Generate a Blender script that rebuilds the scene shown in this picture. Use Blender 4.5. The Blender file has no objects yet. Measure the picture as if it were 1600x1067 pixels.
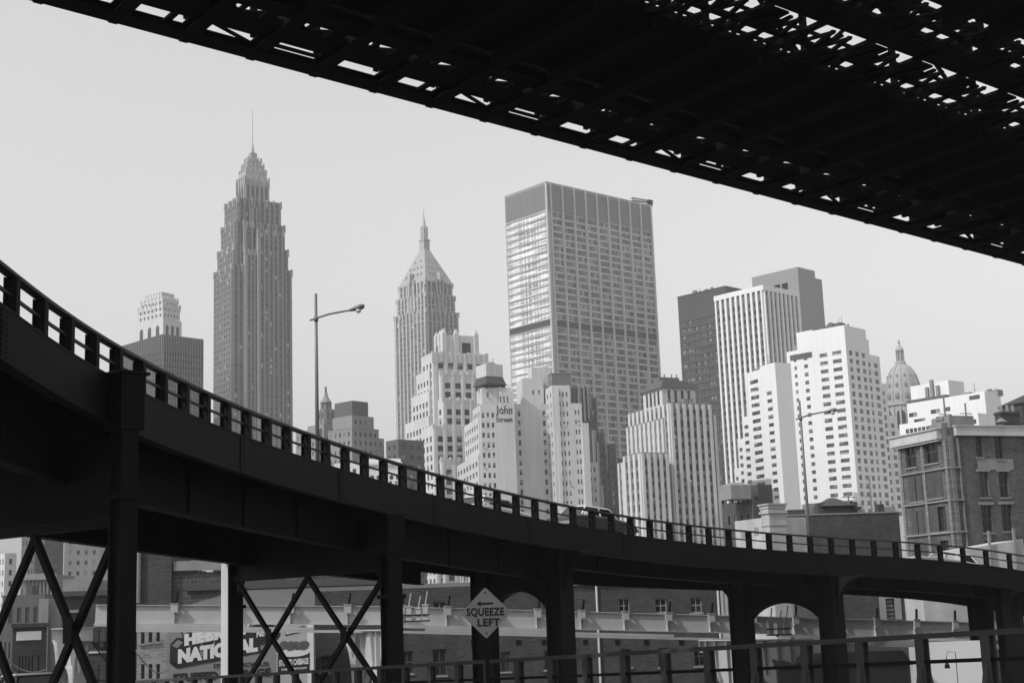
import bpy, math, random
import numpy as np
from mathutils import Vector, Matrix
random.seed(7)
scene = bpy.context.scene
col = scene.collection
rad = math.radians

# ------------------------------------------------------------------ camera, sky, sun, exposure
CH = 9.0                      # eye height above the street
FPX, PITCH, ROLL = 2222.0, rad(10.7), rad(-2.05)
cam_d = bpy.data.cameras.new('camera'); cam = bpy.data.objects.new('camera', cam_d); col.objects.link(cam)
cam_d.sensor_width = 36; cam_d.lens = 36 * FPX / 1600.0
cam_d.clip_start = 0.1; cam_d.clip_end = 20000
ROT = Matrix.Rotation(math.pi / 2 + PITCH, 3, 'X') @ Matrix.Rotation(ROLL, 3, 'Z')
cam.matrix_world = Matrix.Translation((0, 0, CH)) @ ROT.to_4x4()
scene.camera = cam

SUN_TO = Vector((-0.84, -0.54, 0)).normalized(); SUN_EL = rad(45)
w = bpy.data.worlds.new("World"); scene.world = w; w.use_nodes = True
nt = w.node_tree; bg = nt.nodes['Background']
sky = nt.nodes.new('ShaderNodeTexSky'); sky.sky_type = 'NISHITA'; sky.sun_disc = False
sky.sun_elevation = SUN_EL; sky.sun_rotation = math.atan2(SUN_TO.x, SUN_TO.y)
sky.dust_density = 1.0; sky.air_density = 4.5; sky.ozone_density = 1.0
bw = nt.nodes.new('ShaderNodeRGBToBW')          # black-and-white film
nt.links.new(sky.outputs[0], bw.inputs[0]); nt.links.new(bw.outputs[0], bg.inputs[0])
bg.inputs[1].default_value = 0.15
sl = bpy.data.lights.new('sun', 'SUN'); sl.energy = 2.6; sl.angle = rad(0.5); sl.color = (1.0, 1.0, 1.0)
so = bpy.data.objects.new('sun', sl); col.objects.link(so)
sd = Vector((SUN_TO.x * math.cos(SUN_EL), SUN_TO.y * math.cos(SUN_EL), math.sin(SUN_EL)))
so.rotation_euler = sd.to_track_quat('Z', 'Y').to_euler(); so.location = (-300, -200, 400)
vs = scene.view_settings; vs.view_transform = 'Standard'; vs.look = 'None'; vs.gamma = 1; vs.exposure = 0.12
HAZE = 0.0002

# ------------------------------------------------------------------ pixel helpers (photo is 1600 x 1067): where does a sight line meet a plane
def ray(px, py):
    return ROT @ Vector(((px - 800) / FPX, -(py - 533.5) / FPX, -1))
def P(px, py, d):
    r = ray(px, py); r = r * (d / r.y); return Vector((r.x, r.y, r.z + CH))
RT = ROT.transposed()
def proj(p):
    q = RT @ (Vector(p) - Vector((0, 0, CH)))
    if q.z > -0.01: return (-1e5, -1e5)
    return 800 + FPX * q.x / -q.z, 533.5 - FPX * q.y / -q.z

# ------------------------------------------------------------------ materials (all grey: black-and-white film)
MATS = {}
def mat(name, v, rough=0.85, var=0.18, scale=0.25, streak=0.0, brick=None, metal=0.0, fine=0.0, spec=0.4):
    if name in MATS: return MATS[name]
    m = bpy.data.materials.new(name); m.use_nodes = True; t = m.node_tree; N = t.nodes; L = t.links
    b = N['Principled BSDF']; b.inputs['Roughness'].default_value = rough; b.inputs['Metallic'].default_value = metal
    b.inputs['Specular IOR Level'].default_value = spec
    tc = N.new('ShaderNodeTexCoord')
    def noise(sc, mapscale=(1, 1, 1), det=4):
        mp = N.new('ShaderNodeMapping'); mp.inputs['Scale'].default_value = mapscale
        L.new(tc.outputs['Object'], mp.inputs[0])
        n = N.new('ShaderNodeTexNoise'); n.inputs['Scale'].default_value = sc; n.inputs['Detail'].default_value = det
        L.new(mp.outputs[0], n.inputs[0]); return n.outputs[0]
    def math_(op, a, c):
        x = N.new('ShaderNodeMath'); x.operation = op
        for i, s in enumerate((a, c)):
            if hasattr(s, 'is_linked'): L.new(s, x.inputs[i])
            else: x.inputs[i].default_value = s
        return x.outputs[0]
    def spread(s, amp):          # 1 + amp*(s-.5)*2.6
        return math_('ADD', math_('MULTIPLY', math_('SUBTRACT', s, 0.5), 2.6 * amp), 1.0)
    f = spread(noise(scale), var)
    if streak: f = math_('MULTIPLY', f, spread(noise(0.9, (1, 1, 0.05)), streak))
    if fine: f = math_('MULTIPLY', f, spread(noise(6.0), fine))
    val = math_('MULTIPLY', f, v)
    if brick:
        mp = N.new('ShaderNodeSeparateXYZ'); L.new(tc.outputs['Object'], mp.inputs[0])
        cb = N.new('ShaderNodeCombineXYZ')
        L.new(math_('ADD', mp.outputs[0], mp.outputs[1]), cb.inputs[0]); L.new(mp.outputs[2], cb.inputs[1])
        br = N.new('ShaderNodeTexBrick'); br.inputs['Scale'].default_value = 1.0
        br.inputs['Brick Width'].default_value = brick[0]; br.inputs['Row Height'].default_value = brick[1]
        br.inputs['Mortar Size'].default_value = brick[2]
        br.inputs['Color1'].default_value = (0.7, 0.7, 0.7, 1); br.inputs['Color2'].default_value = (1.25, 1.25, 1.25, 1)
        br.inputs['Mortar'].default_value = (1.5, 1.5, 1.5, 1)
        L.new(cb.outputs[0], br.inputs[0])
        bb = N.new('ShaderNodeRGBToBW'); L.new(br.outputs[0], bb.inputs[0])
        val = math_('MULTIPLY', val, bb.outputs[0])
    cc = N.new('ShaderNodeCombineColor')
    for i in range(3): L.new(val, cc.inputs[i])
    L.new(cc.outputs[0], b.inputs['Base Color'])
    MATS[name] = m; return m

def glass(name, dark=0.03, blind=0.35, ratio=0.3, rough=0.15):
    """window pane: a random share of the panes has its blind down"""
    if name in MATS: return MATS[name]
    m = bpy.data.materials.new(name); m.use_nodes = True; t = m.node_tree; N = t.nodes; L = t.links
    b = N['Principled BSDF']; b.inputs['Roughness'].default_value = rough
    g = N.new('ShaderNodeNewGeometry'); oi = N.new('ShaderNodeObjectInfo')
    a = N.new('ShaderNodeMath'); a.operation = 'ADD'; L.new(g.outputs['Random Per Island'], a.inputs[0]); L.new(oi.outputs['Random'], a.inputs[1])
    fr = N.new('ShaderNodeMath'); fr.operation = 'FRACT'; L.new(a.outputs[0], fr.inputs[0])
    r = N.new('ShaderNodeValToRGB'); e = r.color_ramp.elements
    e[0].position = 0; e[0].color = (dark * .6,) * 3 + (1,)
    e[1].position = 1; e[1].color = (blind,) * 3 + (1,)
    x = e.new(max(0.02, 1 - ratio)); x.color = (dark * 1.6,) * 3 + (1,)
    x = e.new(min(0.99, 1 - ratio * .75)); x.color = (blind * .7,) * 3 + (1,)
    L.new(fr.outputs[0], r.inputs[0]); L.new(r.outputs[0], b.inputs['Base Color'])
    MATS[name] = m; return m

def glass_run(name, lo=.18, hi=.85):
    """window ribbons: blinds in runs along each floor, sunlit brightness put into the colour"""
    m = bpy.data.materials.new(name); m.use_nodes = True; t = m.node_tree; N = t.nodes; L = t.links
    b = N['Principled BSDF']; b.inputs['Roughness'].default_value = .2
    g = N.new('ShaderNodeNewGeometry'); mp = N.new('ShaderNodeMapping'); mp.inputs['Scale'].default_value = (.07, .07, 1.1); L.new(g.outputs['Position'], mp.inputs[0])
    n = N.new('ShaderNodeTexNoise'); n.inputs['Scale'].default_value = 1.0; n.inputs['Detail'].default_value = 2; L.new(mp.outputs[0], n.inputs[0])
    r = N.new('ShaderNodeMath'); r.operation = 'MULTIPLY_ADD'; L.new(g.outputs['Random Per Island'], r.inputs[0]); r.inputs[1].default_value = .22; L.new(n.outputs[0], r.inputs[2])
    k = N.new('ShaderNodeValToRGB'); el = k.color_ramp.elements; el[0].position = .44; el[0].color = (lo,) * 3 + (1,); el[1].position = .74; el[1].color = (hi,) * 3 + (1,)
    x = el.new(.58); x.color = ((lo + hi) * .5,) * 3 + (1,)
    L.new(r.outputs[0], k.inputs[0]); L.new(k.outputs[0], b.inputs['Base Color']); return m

def gap(p): return P(*p) if len(p) == 3 else p
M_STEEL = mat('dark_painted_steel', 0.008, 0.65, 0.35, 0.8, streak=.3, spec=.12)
M_RAIL = mat('sunlit_rail_steel', 0.05, 0.5, 0.3, 1.0, spec=.2)  # lighter than the other steel: sun on the rails put into the colour
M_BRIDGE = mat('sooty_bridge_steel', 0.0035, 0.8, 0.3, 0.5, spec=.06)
M_PRIMER = mat('light_primer_steel', 0.42, 0.6, 0.08, 0.6, streak=.12)
M_GLASS = glass('window_glass', .03, .3, .2)

# ------------------------------------------------------------------ mesh builder
class MB:
    def __init__(s): s.v = []; s.f = []
    def quad(s, *p):
        n = len(s.v); s.v += [tuple(q) for q in p]; s.f.append(tuple(range(n, n + len(p))))
    def hexa(s, c):
        n = len(s.v); s.v += [tuple(q) for q in c]
        s.f += [(n, n+3, n+2, n+1), (n+4, n+5, n+6, n+7), (n, n+1, n+5, n+4), (n+1, n+2, n+6, n+5), (n+2, n+3, n+7, n+6), (n+3, n, n+4, n+7)]
    def box(s, x0, x1, y0, y1, z0, z1):
        s.hexa([(x0,y0,z0),(x1,y0,z0),(x1,y1,z0),(x0,y1,z0),(x0,y0,z1),(x1,y0,z1),(x1,y1,z1),(x0,y1,z1)])
    def frust(s, x0, x1, y0, y1, z0, X0, X1, Y0, Y1, z1):
        s.hexa([(x0,y0,z0),(x1,y0,z0),(x1,y1,z0),(x0,y1,z0),(X0,Y0,z1),(X1,Y0,z1),(X1,Y1,z1),(X0,Y1,z1)])
    def bar(s, a, b, wx, wy, up=(0, 0, 1)):
        """square bar from a to b: wx across, wy along up"""
        a = Vector(a); b = Vector(b); d = (b - a).normalized(); u = Vector(up)
        if abs(d.dot(u)) > .98: u = Vector((1, 0, 0)) if abs(d.x) < .9 else Vector((0, 1, 0))
        r = d.cross(u).normalized(); u = r.cross(d).normalized()
        r *= wx / 2; u *= wy / 2
        s.hexa([a-r-u, a+r-u, a+r+u, a-r+u, b-r-u, b+r-u, b+r+u, b-r+u])
    def prism(s, pts, off):
        """polygon pts extruded by vector off"""
        n = len(s.v); k = len(pts); off = Vector(off)
        s.v += [tuple(p) for p in pts] + [tuple(Vector(p) + off) for p in pts]
        s.f.append(tuple(range(n + k - 1, n - 1, -1))); s.f.append(tuple(range(n + k, n + 2 * k)))
        for i in range(k):
            j = (i + 1) % k; s.f.append((n+i, n+j, n+k+j, n+k+i))
    def lathe(s, cx, cy, prof, seg=16, rot=0.0):
        n = len(s.v); k = len(prof)
        for r, z in prof:
            for i in range(seg):
                a = rot + 2 * math.pi * i / seg; s.v.append((cx + r * math.cos(a), cy + r * math.sin(a), z))
        for j in range(k - 1):
            for i in range(seg):
                i2 = (i + 1) % seg
                s.f.append((n+j*seg+i, n+j*seg+i2, n+(j+1)*seg+i2, n+(j+1)*seg+i))
        s.f.append(tuple(n + (k-1)*seg + i for i in range(seg))); s.f.append(tuple(n + i for i in range(seg - 1, -1, -1)))
    def tube(s, pts, rs, seg=8):
        n0 = len(s.v); pts = [Vector(p) for p in pts]
        if not hasattr(rs, '__len__'): rs = [rs] * len(pts)
        for i, p in enumerate(pts):
            d = (pts[min(i+1, len(pts)-1)] - pts[max(i-1, 0)]).normalized()
            u = Vector((0, 0, 1)) if abs(d.z) < .9 else Vector((1, 0, 0))
            r = d.cross(u).normalized(); u = r.cross(d)
            for k in range(seg):
                a = 2 * math.pi * k / seg; s.v.append(tuple(p + (r * math.cos(a) + u * math.sin(a)) * rs[i]))
        for i in range(len(pts) - 1):
            for k in range(seg):
                k2 = (k + 1) % seg; s.f.append((n0+i*seg+k, n0+i*seg+k2, n0+(i+1)*seg+k2, n0+(i+1)*seg+k))
        s.f.append(tuple(n0 + k for k in range(seg - 1, -1, -1))); s.f.append(tuple(n0 + (len(pts)-1)*seg + k for k in range(seg)))
    def sweep(s, path, nrm, prof, closed=True):
        """path: points; nrm: horizontal normals; prof: (offset, dz) loop"""
        n0 = len(s.v); k = len(prof)
        for p, nn in zip(path, nrm):
            for o, dz in prof: s.v.append((p.x + nn.x * o, p.y + nn.y * o, p.z + dz))
        for i in range(len(path) - 1):
            for a in range(k):
                b = (a + 1) % k; s.f.append((n0+i*k+a, n0+i*k+b, n0+(i+1)*k+b, n0+(i+1)*k+a))
        s.f.append(tuple(n0 + a for a in range(k))); s.f.append(tuple(n0 + (len(path)-1)*k + a for a in range(k - 1, -1, -1)))
    def mesh(s, name):
        me = bpy.data.meshes.new(name); me.from_pydata(s.v, [], s.f); me.update(); return me
    def build(s, name, m, parent=None, world=False, smooth=False):
        me = s.mesh(name); me.materials.append(m); o = bpy.data.objects.new(name, me); col.objects.link(o)
        if smooth:
            for p in me.polygons: p.use_smooth = True
        if parent:
            o.parent = parent
            if world: o.matrix_parent_inverse = parent.matrix_world.inverted()
        return o

def tag(o, label, cat, group=None, kind=None):
    if label: o['label'] = label
    if cat: o['category'] = cat
    if group: o['group'] = group
    if kind: o['kind'] = kind
    return o
def empty(name, loc, rz, label, cat, group=None):
    o = bpy.data.objects.new(name, None); o.location = loc; o.rotation_euler = (0, 0, rz); o.empty_display_size = .5
    col.objects.link(o); tag(o, label, cat, group)
    o.matrix_world = Matrix.Translation(loc) @ Matrix.Rotation(rz, 4, 'Z')
    return o
def copy_part(o, parent, name=None):
    c = o.copy(); col.objects.link(c); c.parent = parent; return c
def text_mesh(body, size, bold=0.0, extrude=0.01, space=1.0, shear=0.0):
    cu = bpy.data.curves.new('lettering', 'FONT'); cu.body = body; cu.size = size; cu.offset = bold; cu.extrude = extrude
    cu.space_character = space; cu.shear = shear; cu.resolution_u = 4
    o = bpy.data.objects.new('lettering', cu); col.objects.link(o)
    bpy.context.view_layer.update()
    me = bpy.data.meshes.new_from_object(o.evaluated_get(bpy.context.evaluated_depsgraph_get()))
    bpy.data.objects.remove(o); bpy.data.curves.remove(cu); return me
def place_text(body, size, m, origin, xdir, ydir, parent, bold=0.0, extrude=.01, width=None, space=1.0, shear=0.0, name='lettering'):
    me = text_mesh(body, size, bold, extrude, space, shear); me.materials.append(m)
    xs = [v.co.x for v in me.vertices]; k = 1.0
    if width: k = width / (max(xs) - min(xs))
    x0 = min(xs)
    X = Vector(xdir).normalized(); Y = Vector(ydir).normalized(); Z = X.cross(Y)
    for v in me.vertices:
        c = v.co.copy(); v.co = Vector(origin) + X * ((c.x - x0) * k) + Y * c.y + Z * c.z
    o = bpy.data.objects.new(name, me); col.objects.link(o); o.parent = parent; return o

# ------------------------------------------------------------------ the curved viaduct's edge, needed early to know which windows show
_dx = [22,56,99,139,218,260,298,333,365,525,562,597,634,667,699,735,771,832,861,889,927,960,997,1031,1101,1196,1232,1334,1415,1514]
_dy = [492,518,546,569,612,636,648,663,679,728,740,755,764,771,779,788,797,809,816,822,829,832,838,841.5,848,858,861,868,873,879]
_c = np.polyfit((np.array(_dx) - 800) / 800., _dy, 5)
def deck_y(px): return float(np.polyval(_c, (px - 800) / 800.))
_kx = [0, 100, 218, 333, 525, 634, 735, 832, 927, 1031, 1196, 1334, 1514, 1620]
_kd = [30, 34.5, 39, 44.5, 53.5, 58.5, 64, 68.5, 73, 77, 82, 85.2, 88.3, 89.8]
_cd = np.polyfit((np.array(_kx) - 800) / 800., _kd, 4)
def deck_d(px): return float(np.polyval(_cd, (px - 800) / 800.))
def edge_at(px): return P(px, deck_y(px), deck_d(px))

# ------------------------------------------------------------------ buildings
PANE_MESH = {}
def in_view(p, low):
    x, y = proj(p)
    if not (0 < x < 1600): return False
    if low: return 830 < y < 1067
    return 0 < y < deck_y(min(max(x, 0), 1600)) + 2

class Bld:
    def __init__(s, name, label, cat, p0, d, right=None, left=None, head=None, mats=None, fh=3.6, pane=None, low=False, group=None):
        A = P(p0[0], p0[1], d); s.A = A
        if head is None:
            q = right or left; r = ray(*q); k = (A.z - CH) / r.z; v = Vector((r.x * k, r.y * k)) - A.xy
            h = math.atan2(v.y, v.x) - (0 if right else math.pi / 2)
        else: h = rad(head)
        s.h = h; s.u = Vector((math.cos(h), math.sin(h))); s.v = Vector((-math.sin(h), math.cos(h)))
        s.root = empty(name, (A.x, A.y, 0), h, label, cat, group); s.H = A.z; s.fh = fh; s.low = low
        s.m = {}; s.mats = {'wall': mats['wall']} if mats else {}
        s.mats.update(mats or {}); s.panes = []; s.pane = pane or M_GLASS; s.paneL = None; s.vsplit = False
        s.W = s.R(*right)[0] if right else 20.; s.D = s.L(*left)[0] if left else 20.
    def R(s, px, py, y=0.0):      # sight line meets the plane of the right face (local y): (x, z)
        o = s.A.xy + s.v * y; r = ray(px, py); k = o.dot(s.v) / r.xy.dot(s.v)
        return (r.xy * k - o).dot(s.u), r.z * k + CH
    def L(s, px, py, x=0.0):      # plane of the left face (local x): (y, z)
        o = s.A.xy + s.u * x; r = ray(px, py); k = o.dot(s.u) / r.xy.dot(s.u)
        return (r.xy * k - o).dot(s.v), r.z * k + CH
    def mb(s, key): return s.m.setdefault(key, MB())
    def box(s, key, *a): s.mb(key).box(*a)
    def wpt(s, x, y, z): q = s.A.xy + s.u * x + s.v * y; return Vector((q.x, q.y, z))
    def face(s, side, plane, a0, a1, z0, z1, cols=(), rows=(), dep=.25, sub=1, key='wall', skip=None):
        m = s.mb(key)
        pt = (lambda a, z, e=0: (a, plane + e, z)) if side == 'F' else (lambda a, z, e=0: (plane + e, a, z))
        fl = side == 'L'
        def q(*p): m.quad(*(reversed(p) if fl else p))
        cols = [c for c in cols if c[0] > a0 + .01 and c[1] < a1 - .01]; rows = [r for r in rows if r[0] > z0 + .01 and r[1] < z1 - .01]
        if not cols or not rows: q(pt(a0,z0), pt(a1,z0), pt(a1,z1), pt(a0,z1)); return
        z = z0
        for r0, r1 in rows:
            q(pt(a0,z), pt(a1,z), pt(a1,r0), pt(a0,r0)); z = r1
            a = a0
            for c0, c1 in cols:
                if skip and skip(c0, r0): continue
                q(pt(a,r0), pt(c0,r0), pt(c0,r1), pt(a,r1)); a = c1
                q(pt(c0,r0), pt(c1,r0), pt(c1,r0,dep), pt(c0,r0,dep)); q(pt(c0,r1,dep), pt(c1,r1,dep), pt(c1,r1), pt(c0,r1))
                q(pt(c0,r0), pt(c0,r0,dep), pt(c0,r1,dep), pt(c0,r1)); q(pt(c1,r0,dep), pt(c1,r0), pt(c1,r1), pt(c1,r1,dep))
                s.panes.append((side, plane + dep - .02, c0, c1, r0, r1, sub))
            q(pt(a,r0), pt(a1,r0), pt(a1,r1), pt(a,r1))
        q(pt(a0,z), pt(a1,z), pt(a1,z1), pt(a0,z1))
    def spec(s, side, plane, a0, a1, z0, z1, sp):
        """sp: n or p (bays or pitch), ww window share of the bay, fh, wh, sill, m margin, bot/top blank heights, rib=(w,d), sub, dep"""
        if sp is None: s.face(side, plane, a0, a1, z0, z1); return
        m = sp.get('m', .6); n = sp.get('n') or max(1, round((a1 - a0 - 2 * m) / sp.get('p', 3.5)))
        pit = (a1 - a0 - 2 * m) / n; ww = sp.get('ww', .5) * pit
        cols = [(a0 + m + pit * (i + .5) - ww / 2, a0 + m + pit * (i + .5) + ww / 2) for i in range(n)]
        if 'only' in sp: cols = [c for i, c in enumerate(cols) if i in sp['only']]
        fh = sp.get('fh', s.fh); wh = sp.get('wh', .5) * fh; top = sp.get('top', 1.0)
        k = int((z1 - top - z0 - sp.get('bot', .0)) / fh); rows = []
        for i in range(k - 1, -1, -1):
            b = z1 - top - (i + 1) * fh + sp.get('sill', .28) * fh
            if b > sp.get('zmin', 0): rows.append((b, b + wh))
        s.face(side, plane, a0, a1, z0, z1, cols, rows, sp.get('dep', .25), sp.get('sub', 1), skip=sp.get('skip'))
        if 'rib' in sp:
            rw, rd = sp['rib']; key = sp.get('ribkey', 'wall'); mm = s.mb(key); rt = sp.get('ribtop', 0.0); rb = sp.get('ribbot', 0.0)
            for i in range(n + 1):
                a = a0 + m + pit * i; lo = max(a0 + .003, a - rw / 2); hi = min(a1 - .003, a + rw / 2)
                if side == 'F': mm.box(lo, hi, plane - rd, plane + .05, z0 + .01 + rb, z1 + rt)
                else: mm.box(plane - rd, plane + .05, lo, hi, z0 + .01 + rb, z1 + rt)
    def tier(s, x0, x1, y0, y1, z0, z1, F=None, L=None, par=0.8, roof='roof'):
        s.spec('F', y0, x0, x1, z0, z1, F); s.spec('L', x0, y0, y1, z0, z1, L)
        m = s.mb('wall')
        m.quad((x1,y0,z0),(x1,y1,z0),(x1,y1,z1),(x1,y0,z1)); m.quad((x1,y1,z0),(x0,y1,z0),(x0,y1,z1),(x1,y1,z1))
        if 'roof' not in s.mats: s.mats['roof'] = mat('flat_tar_roof', .12)
        s.mb(roof).quad((x0+.4,y0+.4,z1-par),(x1-.4,y0+.4,z1-par),(x1-.4,y1-.4,z1-par),(x0+.4,y1-.4,z1-par))
        t = .4                      # parapet: coping and inner faces
        m.quad((x0,y0,z1),(x1,y0,z1),(x1-t,y0+t,z1),(x0+t,y0+t,z1)); m.quad((x1,y0,z1),(x1,y1,z1),(x1-t,y1-t,z1),(x1-t,y0+t,z1))
        m.quad((x1,y1,z1),(x0,y1,z1),(x0+t,y1-t,z1),(x1-t,y1-t,z1)); m.quad((x0,y1,z1),(x0,y0,z1),(x0+t,y0+t,z1),(x0+t,y1-t,z1))
        b = z1 - par
        m.quad((x0+t,y0+t,b),(x0+t,y0+t,z1),(x1-t,y0+t,z1),(x1-t,y0+t,b)); m.quad((x1-t,y0+t,b),(x1-t,y0+t,z1),(x1-t,y1-t,z1),(x1-t,y1-t,b))
        m.quad((x1-t,y1-t,b),(x1-t,y1-t,z1),(x0+t,y1-t,z1),(x0+t,y1-t,b)); m.quad((x0+t,y1-t,b),(x0+t,y1-t,z1),(x0+t,y0+t,z1),(x0+t,y0+t,b))
    def done(s, limit=100):
        for key, m in s.m.items():
            m.build(key, s.mats.get(key) or s.mats['wall'], s.root)
        def score(p):
            side, pl, c0, c1, r0, r1, sub = p; a = (c0 + c1) / 2; z = (r0 + r1) / 2
            wp = s.wpt(a, pl, z) if side == 'F' else s.wpt(pl, a, z)
            if not in_view(wp, s.low): return -1
            n = -s.v if side == 'F' else -s.u; vd = Vector((-wp.x, -wp.y)); d = vd.length
            return (c1 - c0) * (r1 - r0) * max(0.01, n.dot(vd) / d) / d ** 2 * (1 + .0008 * z)
        ps = sorted(((score(p), i, p) for i, p in enumerate(s.panes)), reverse=True)
        solo = [p for sc, i, p in ps[:limit] if sc > 0]
        rest = [p for k, (sc, i, p) in enumerate(ps) if not (k < limit and sc > 0)]
        def quads(m, wd, ht, sub, f):
            if s.vsplit:                                     # sashes: upper and lower half on their own
                for k in range(sub):
                    p, q = wd * k / sub, wd * (k + 1) / sub; m.quad(f(p, 0), f(q, 0), f(q, ht * .5), f(p, ht * .5)); m.quad(f(p, ht * .5), f(q, ht * .5), f(q, ht), f(p, ht))
                return
            for k in range(sub):
                a, b = wd * k / sub, wd * (k + 1) / sub; m.quad(f(a, 0), f(b, 0), f(b, ht), f(a, ht))
        for side, pl, c0, c1, r0, r1, sub in solo:
            pm_ = s.paneL if side == 'L' and s.paneL else s.pane; kk = (round(c1 - c0, 2), round(r1 - r0, 2), sub, pm_.name, s.vsplit)
            if kk not in PANE_MESH:
                m = MB(); quads(m, c1 - c0, r1 - r0, sub, lambda a, z: (a, 0, z)); me = m.mesh('window'); me.materials.append(pm_); PANE_MESH[kk] = me
            o = bpy.data.objects.new('window', PANE_MESH[kk]); col.objects.link(o); o.parent = s.root
            if side == 'F': o.location = (c0, pl, r0)
            else: o.location = (pl, c1, r0); o.rotation_euler = (0, 0, -math.pi / 2)
        for sd, pm_ in (('F', s.pane), ('L', s.paneL or s.pane)):
            if not any(p[0] == sd for p in rest): continue
            m = MB()
            for side, pl, c0, c1, r0, r1, sub in rest:
                if side != sd: continue
                if side == 'F': quads(m, c1 - c0, r1 - r0, sub, lambda a, z: (c0 + a, pl, r0 + z))
                else: quads(m, c1 - c0, r1 - r0, sub, lambda a, z: (pl, c1 - a, r0 + z))
            o = m.build('window', pm_, s.root); o['kind'] = 'stuff'
        return s

def holes(b, side, plane, a0, a1, z0, z1, wins, key='wall'):
    """wall sheet with arbitrary window openings given as (a0, a1, z0, z1)"""
    m = b.mb(key); xs = sorted({a0, a1} | {v for w4 in wins for v in w4[:2]}); zs = sorted({z0, z1} | {v for w4 in wins for v in w4[2:]})
    pt = (lambda a, z, e=0: (a, plane + e, z)) if side == 'F' else (lambda a, z, e=0: (plane + e, a, z)); fl = side == 'L'
    def q(*p): m.quad(*(reversed(p) if fl else p))
    for xa, xb in zip(xs, xs[1:]):
        for za, zb in zip(zs, zs[1:]):
            if any(w4[0] <= xa and xb <= w4[1] and w4[2] <= za and zb <= w4[3] for w4 in wins): continue
            q(pt(xa,za), pt(xb,za), pt(xb,zb), pt(xa,zb))
    d = .3
    for c0, c1, r0, r1 in wins:
        q(pt(c0,r0), pt(c1,r0), pt(c1,r0,d), pt(c0,r0,d)); q(pt(c0,r1,d), pt(c1,r1,d), pt(c1,r1), pt(c0,r1))
        q(pt(c0,r0), pt(c0,r0,d), pt(c0,r1,d), pt(c0,r1)); q(pt(c1,r0,d), pt(c1,r0), pt(c1,r1), pt(c1,r1,d))

def clutter(b, x0, x1, y0, y1, z, n, seed):
    """vents, boxes and pipes standing on a roof, each a part of its building"""
    rr = random.Random(seed); mm_ = mat('roof_vent_metal', .22, .7, .3, .8)
    for i in range(n):
        x, y = rr.uniform(x0, x1), rr.uniform(y0, y1); m = MB(); k = i % 4
        if k == 0: s = rr.uniform(.7, 1.6); m.box(x - s, x + s, y - s, y + s, z - .9, z + rr.uniform(.8, 1.8)); nm = 'roof_house'
        elif k == 1: m.lathe(x, y, [(.3, z - .9), (.3, z + 1.0), (.6, z + 1.1), (.1, z + 1.5)], 8); nm = 'roof_vent'
        elif k == 2: m.bar((x, y, z - .9), (x, y, z + rr.uniform(2.5, 4.5)), .12, .12); m.bar((x - .7, y, z + 2), (x + .7, y, z + 2), .08, .08); nm = 'aerial'
        else: m.box(x - .5, x + .5, y - .5, y + .5, z - .9, z + 1.4); m.box(x - .6, x + .6, y - .6, y + .6, z + 1.4, z + 1.6); nm = 'chimney'
        m.build(nm, mm_, b.root)
def cooler_units(b, n, seed):
    """air coolers sitting in the lower half of some windows"""
    rr = random.Random(seed); ps = [p for p in b.panes if p[4] > 25]; rr.shuffle(ps); mm_ = mat('cooler_casing', .6, .6, .1, 2)
    for side, pl, c0, c1, r0, r1, sub in ps[:n]:
        m = MB(); q = c0 + (c1 - c0) * rr.choice((.3, .65)); 
        if side == 'F': m.box(q - .35, q + .35, pl - .65, pl, r0 + .02, r0 + .5)
        else: m.box(pl - .65, pl, q - .35, q + .35, r0 + .02, r0 + .5)
        m.build('window_cooler', mm_, b.root)
# ------------------------------------------------------------------ ground and streets
M_GROUND = mat('city_ground', 0.16, .95, .25, .02, fine=.15)
g = MB(); R_ = 2600
g.quad((-R_, -R_, 0), (R_, -R_, 0), (R_, R_, 0), (-R_, R_, 0))
tag(g.build('ground', M_GROUND), None, None, kind='structure')
M_ASPH = mat('asphalt', .06, .9, .3, .3, fine=.3)
s_ = MB(); s_.quad((-60, 70, .004), (60, 70, .004), (60, 88, .004), (-60, 88, .004)); s_.quad((-34, 88, .004), (-22, 88, .004), (-60, 330, .004), (-85, 330, .004))
tag(s_.build('street', M_ASPH), None, None, kind='structure')

# ------------------------------------------------------------------ the great bridge overhead: local axes s (along), t (across), h (up)
BA = rad(36.0); bu = Vector((math.cos(BA), math.sin(BA), 0)); bn = Vector((-math.sin(BA), math.cos(BA), 0))
T1 = 40.0
def on_edge(px, py):
    r = ray(px, py); k = T1 / r.dot(bn); q = r * k; return q.dot(bu), q.z
_s0, _z0 = on_edge(60, 0); _s1, _z1 = on_edge(1598, 411)
BSL = (_z1 - _z0) / (_s1 - _s0)
def BR(s, t, h): return Vector((bu.x * s + bn.x * t, bu.y * s + bn.y * t, CH + _z0 + BSL * (s - _s0) + h))
bridge = empty('suspension_bridge', (0, 0, 0), 0, 'huge black steel bridge deck overhead, sky glinting through its trusswork', 'bridge')
class BMB(MB):
    def bx(s, s0, s1, t0, t1, h0, h1):
        s.hexa([BR(s0,t0,h0), BR(s1,t0,h0), BR(s1,t1,h0), BR(s0,t1,h0), BR(s0,t0,h1), BR(s1,t0,h1), BR(s1,t1,h1), BR(s0,t1,h1)])
SA, SB = -34.0, 112.0; PAN = 2.29
T0 = 16.5
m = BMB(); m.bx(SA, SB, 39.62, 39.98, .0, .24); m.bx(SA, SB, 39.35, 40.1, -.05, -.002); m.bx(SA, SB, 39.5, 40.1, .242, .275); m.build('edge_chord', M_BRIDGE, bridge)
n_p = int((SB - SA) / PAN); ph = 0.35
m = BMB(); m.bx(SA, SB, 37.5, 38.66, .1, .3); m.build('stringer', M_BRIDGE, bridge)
m = BMB(); m.bx(SA, SB, 36.1, 36.9, .1, .4); m.build('stringer', M_BRIDGE, bridge)
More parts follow.
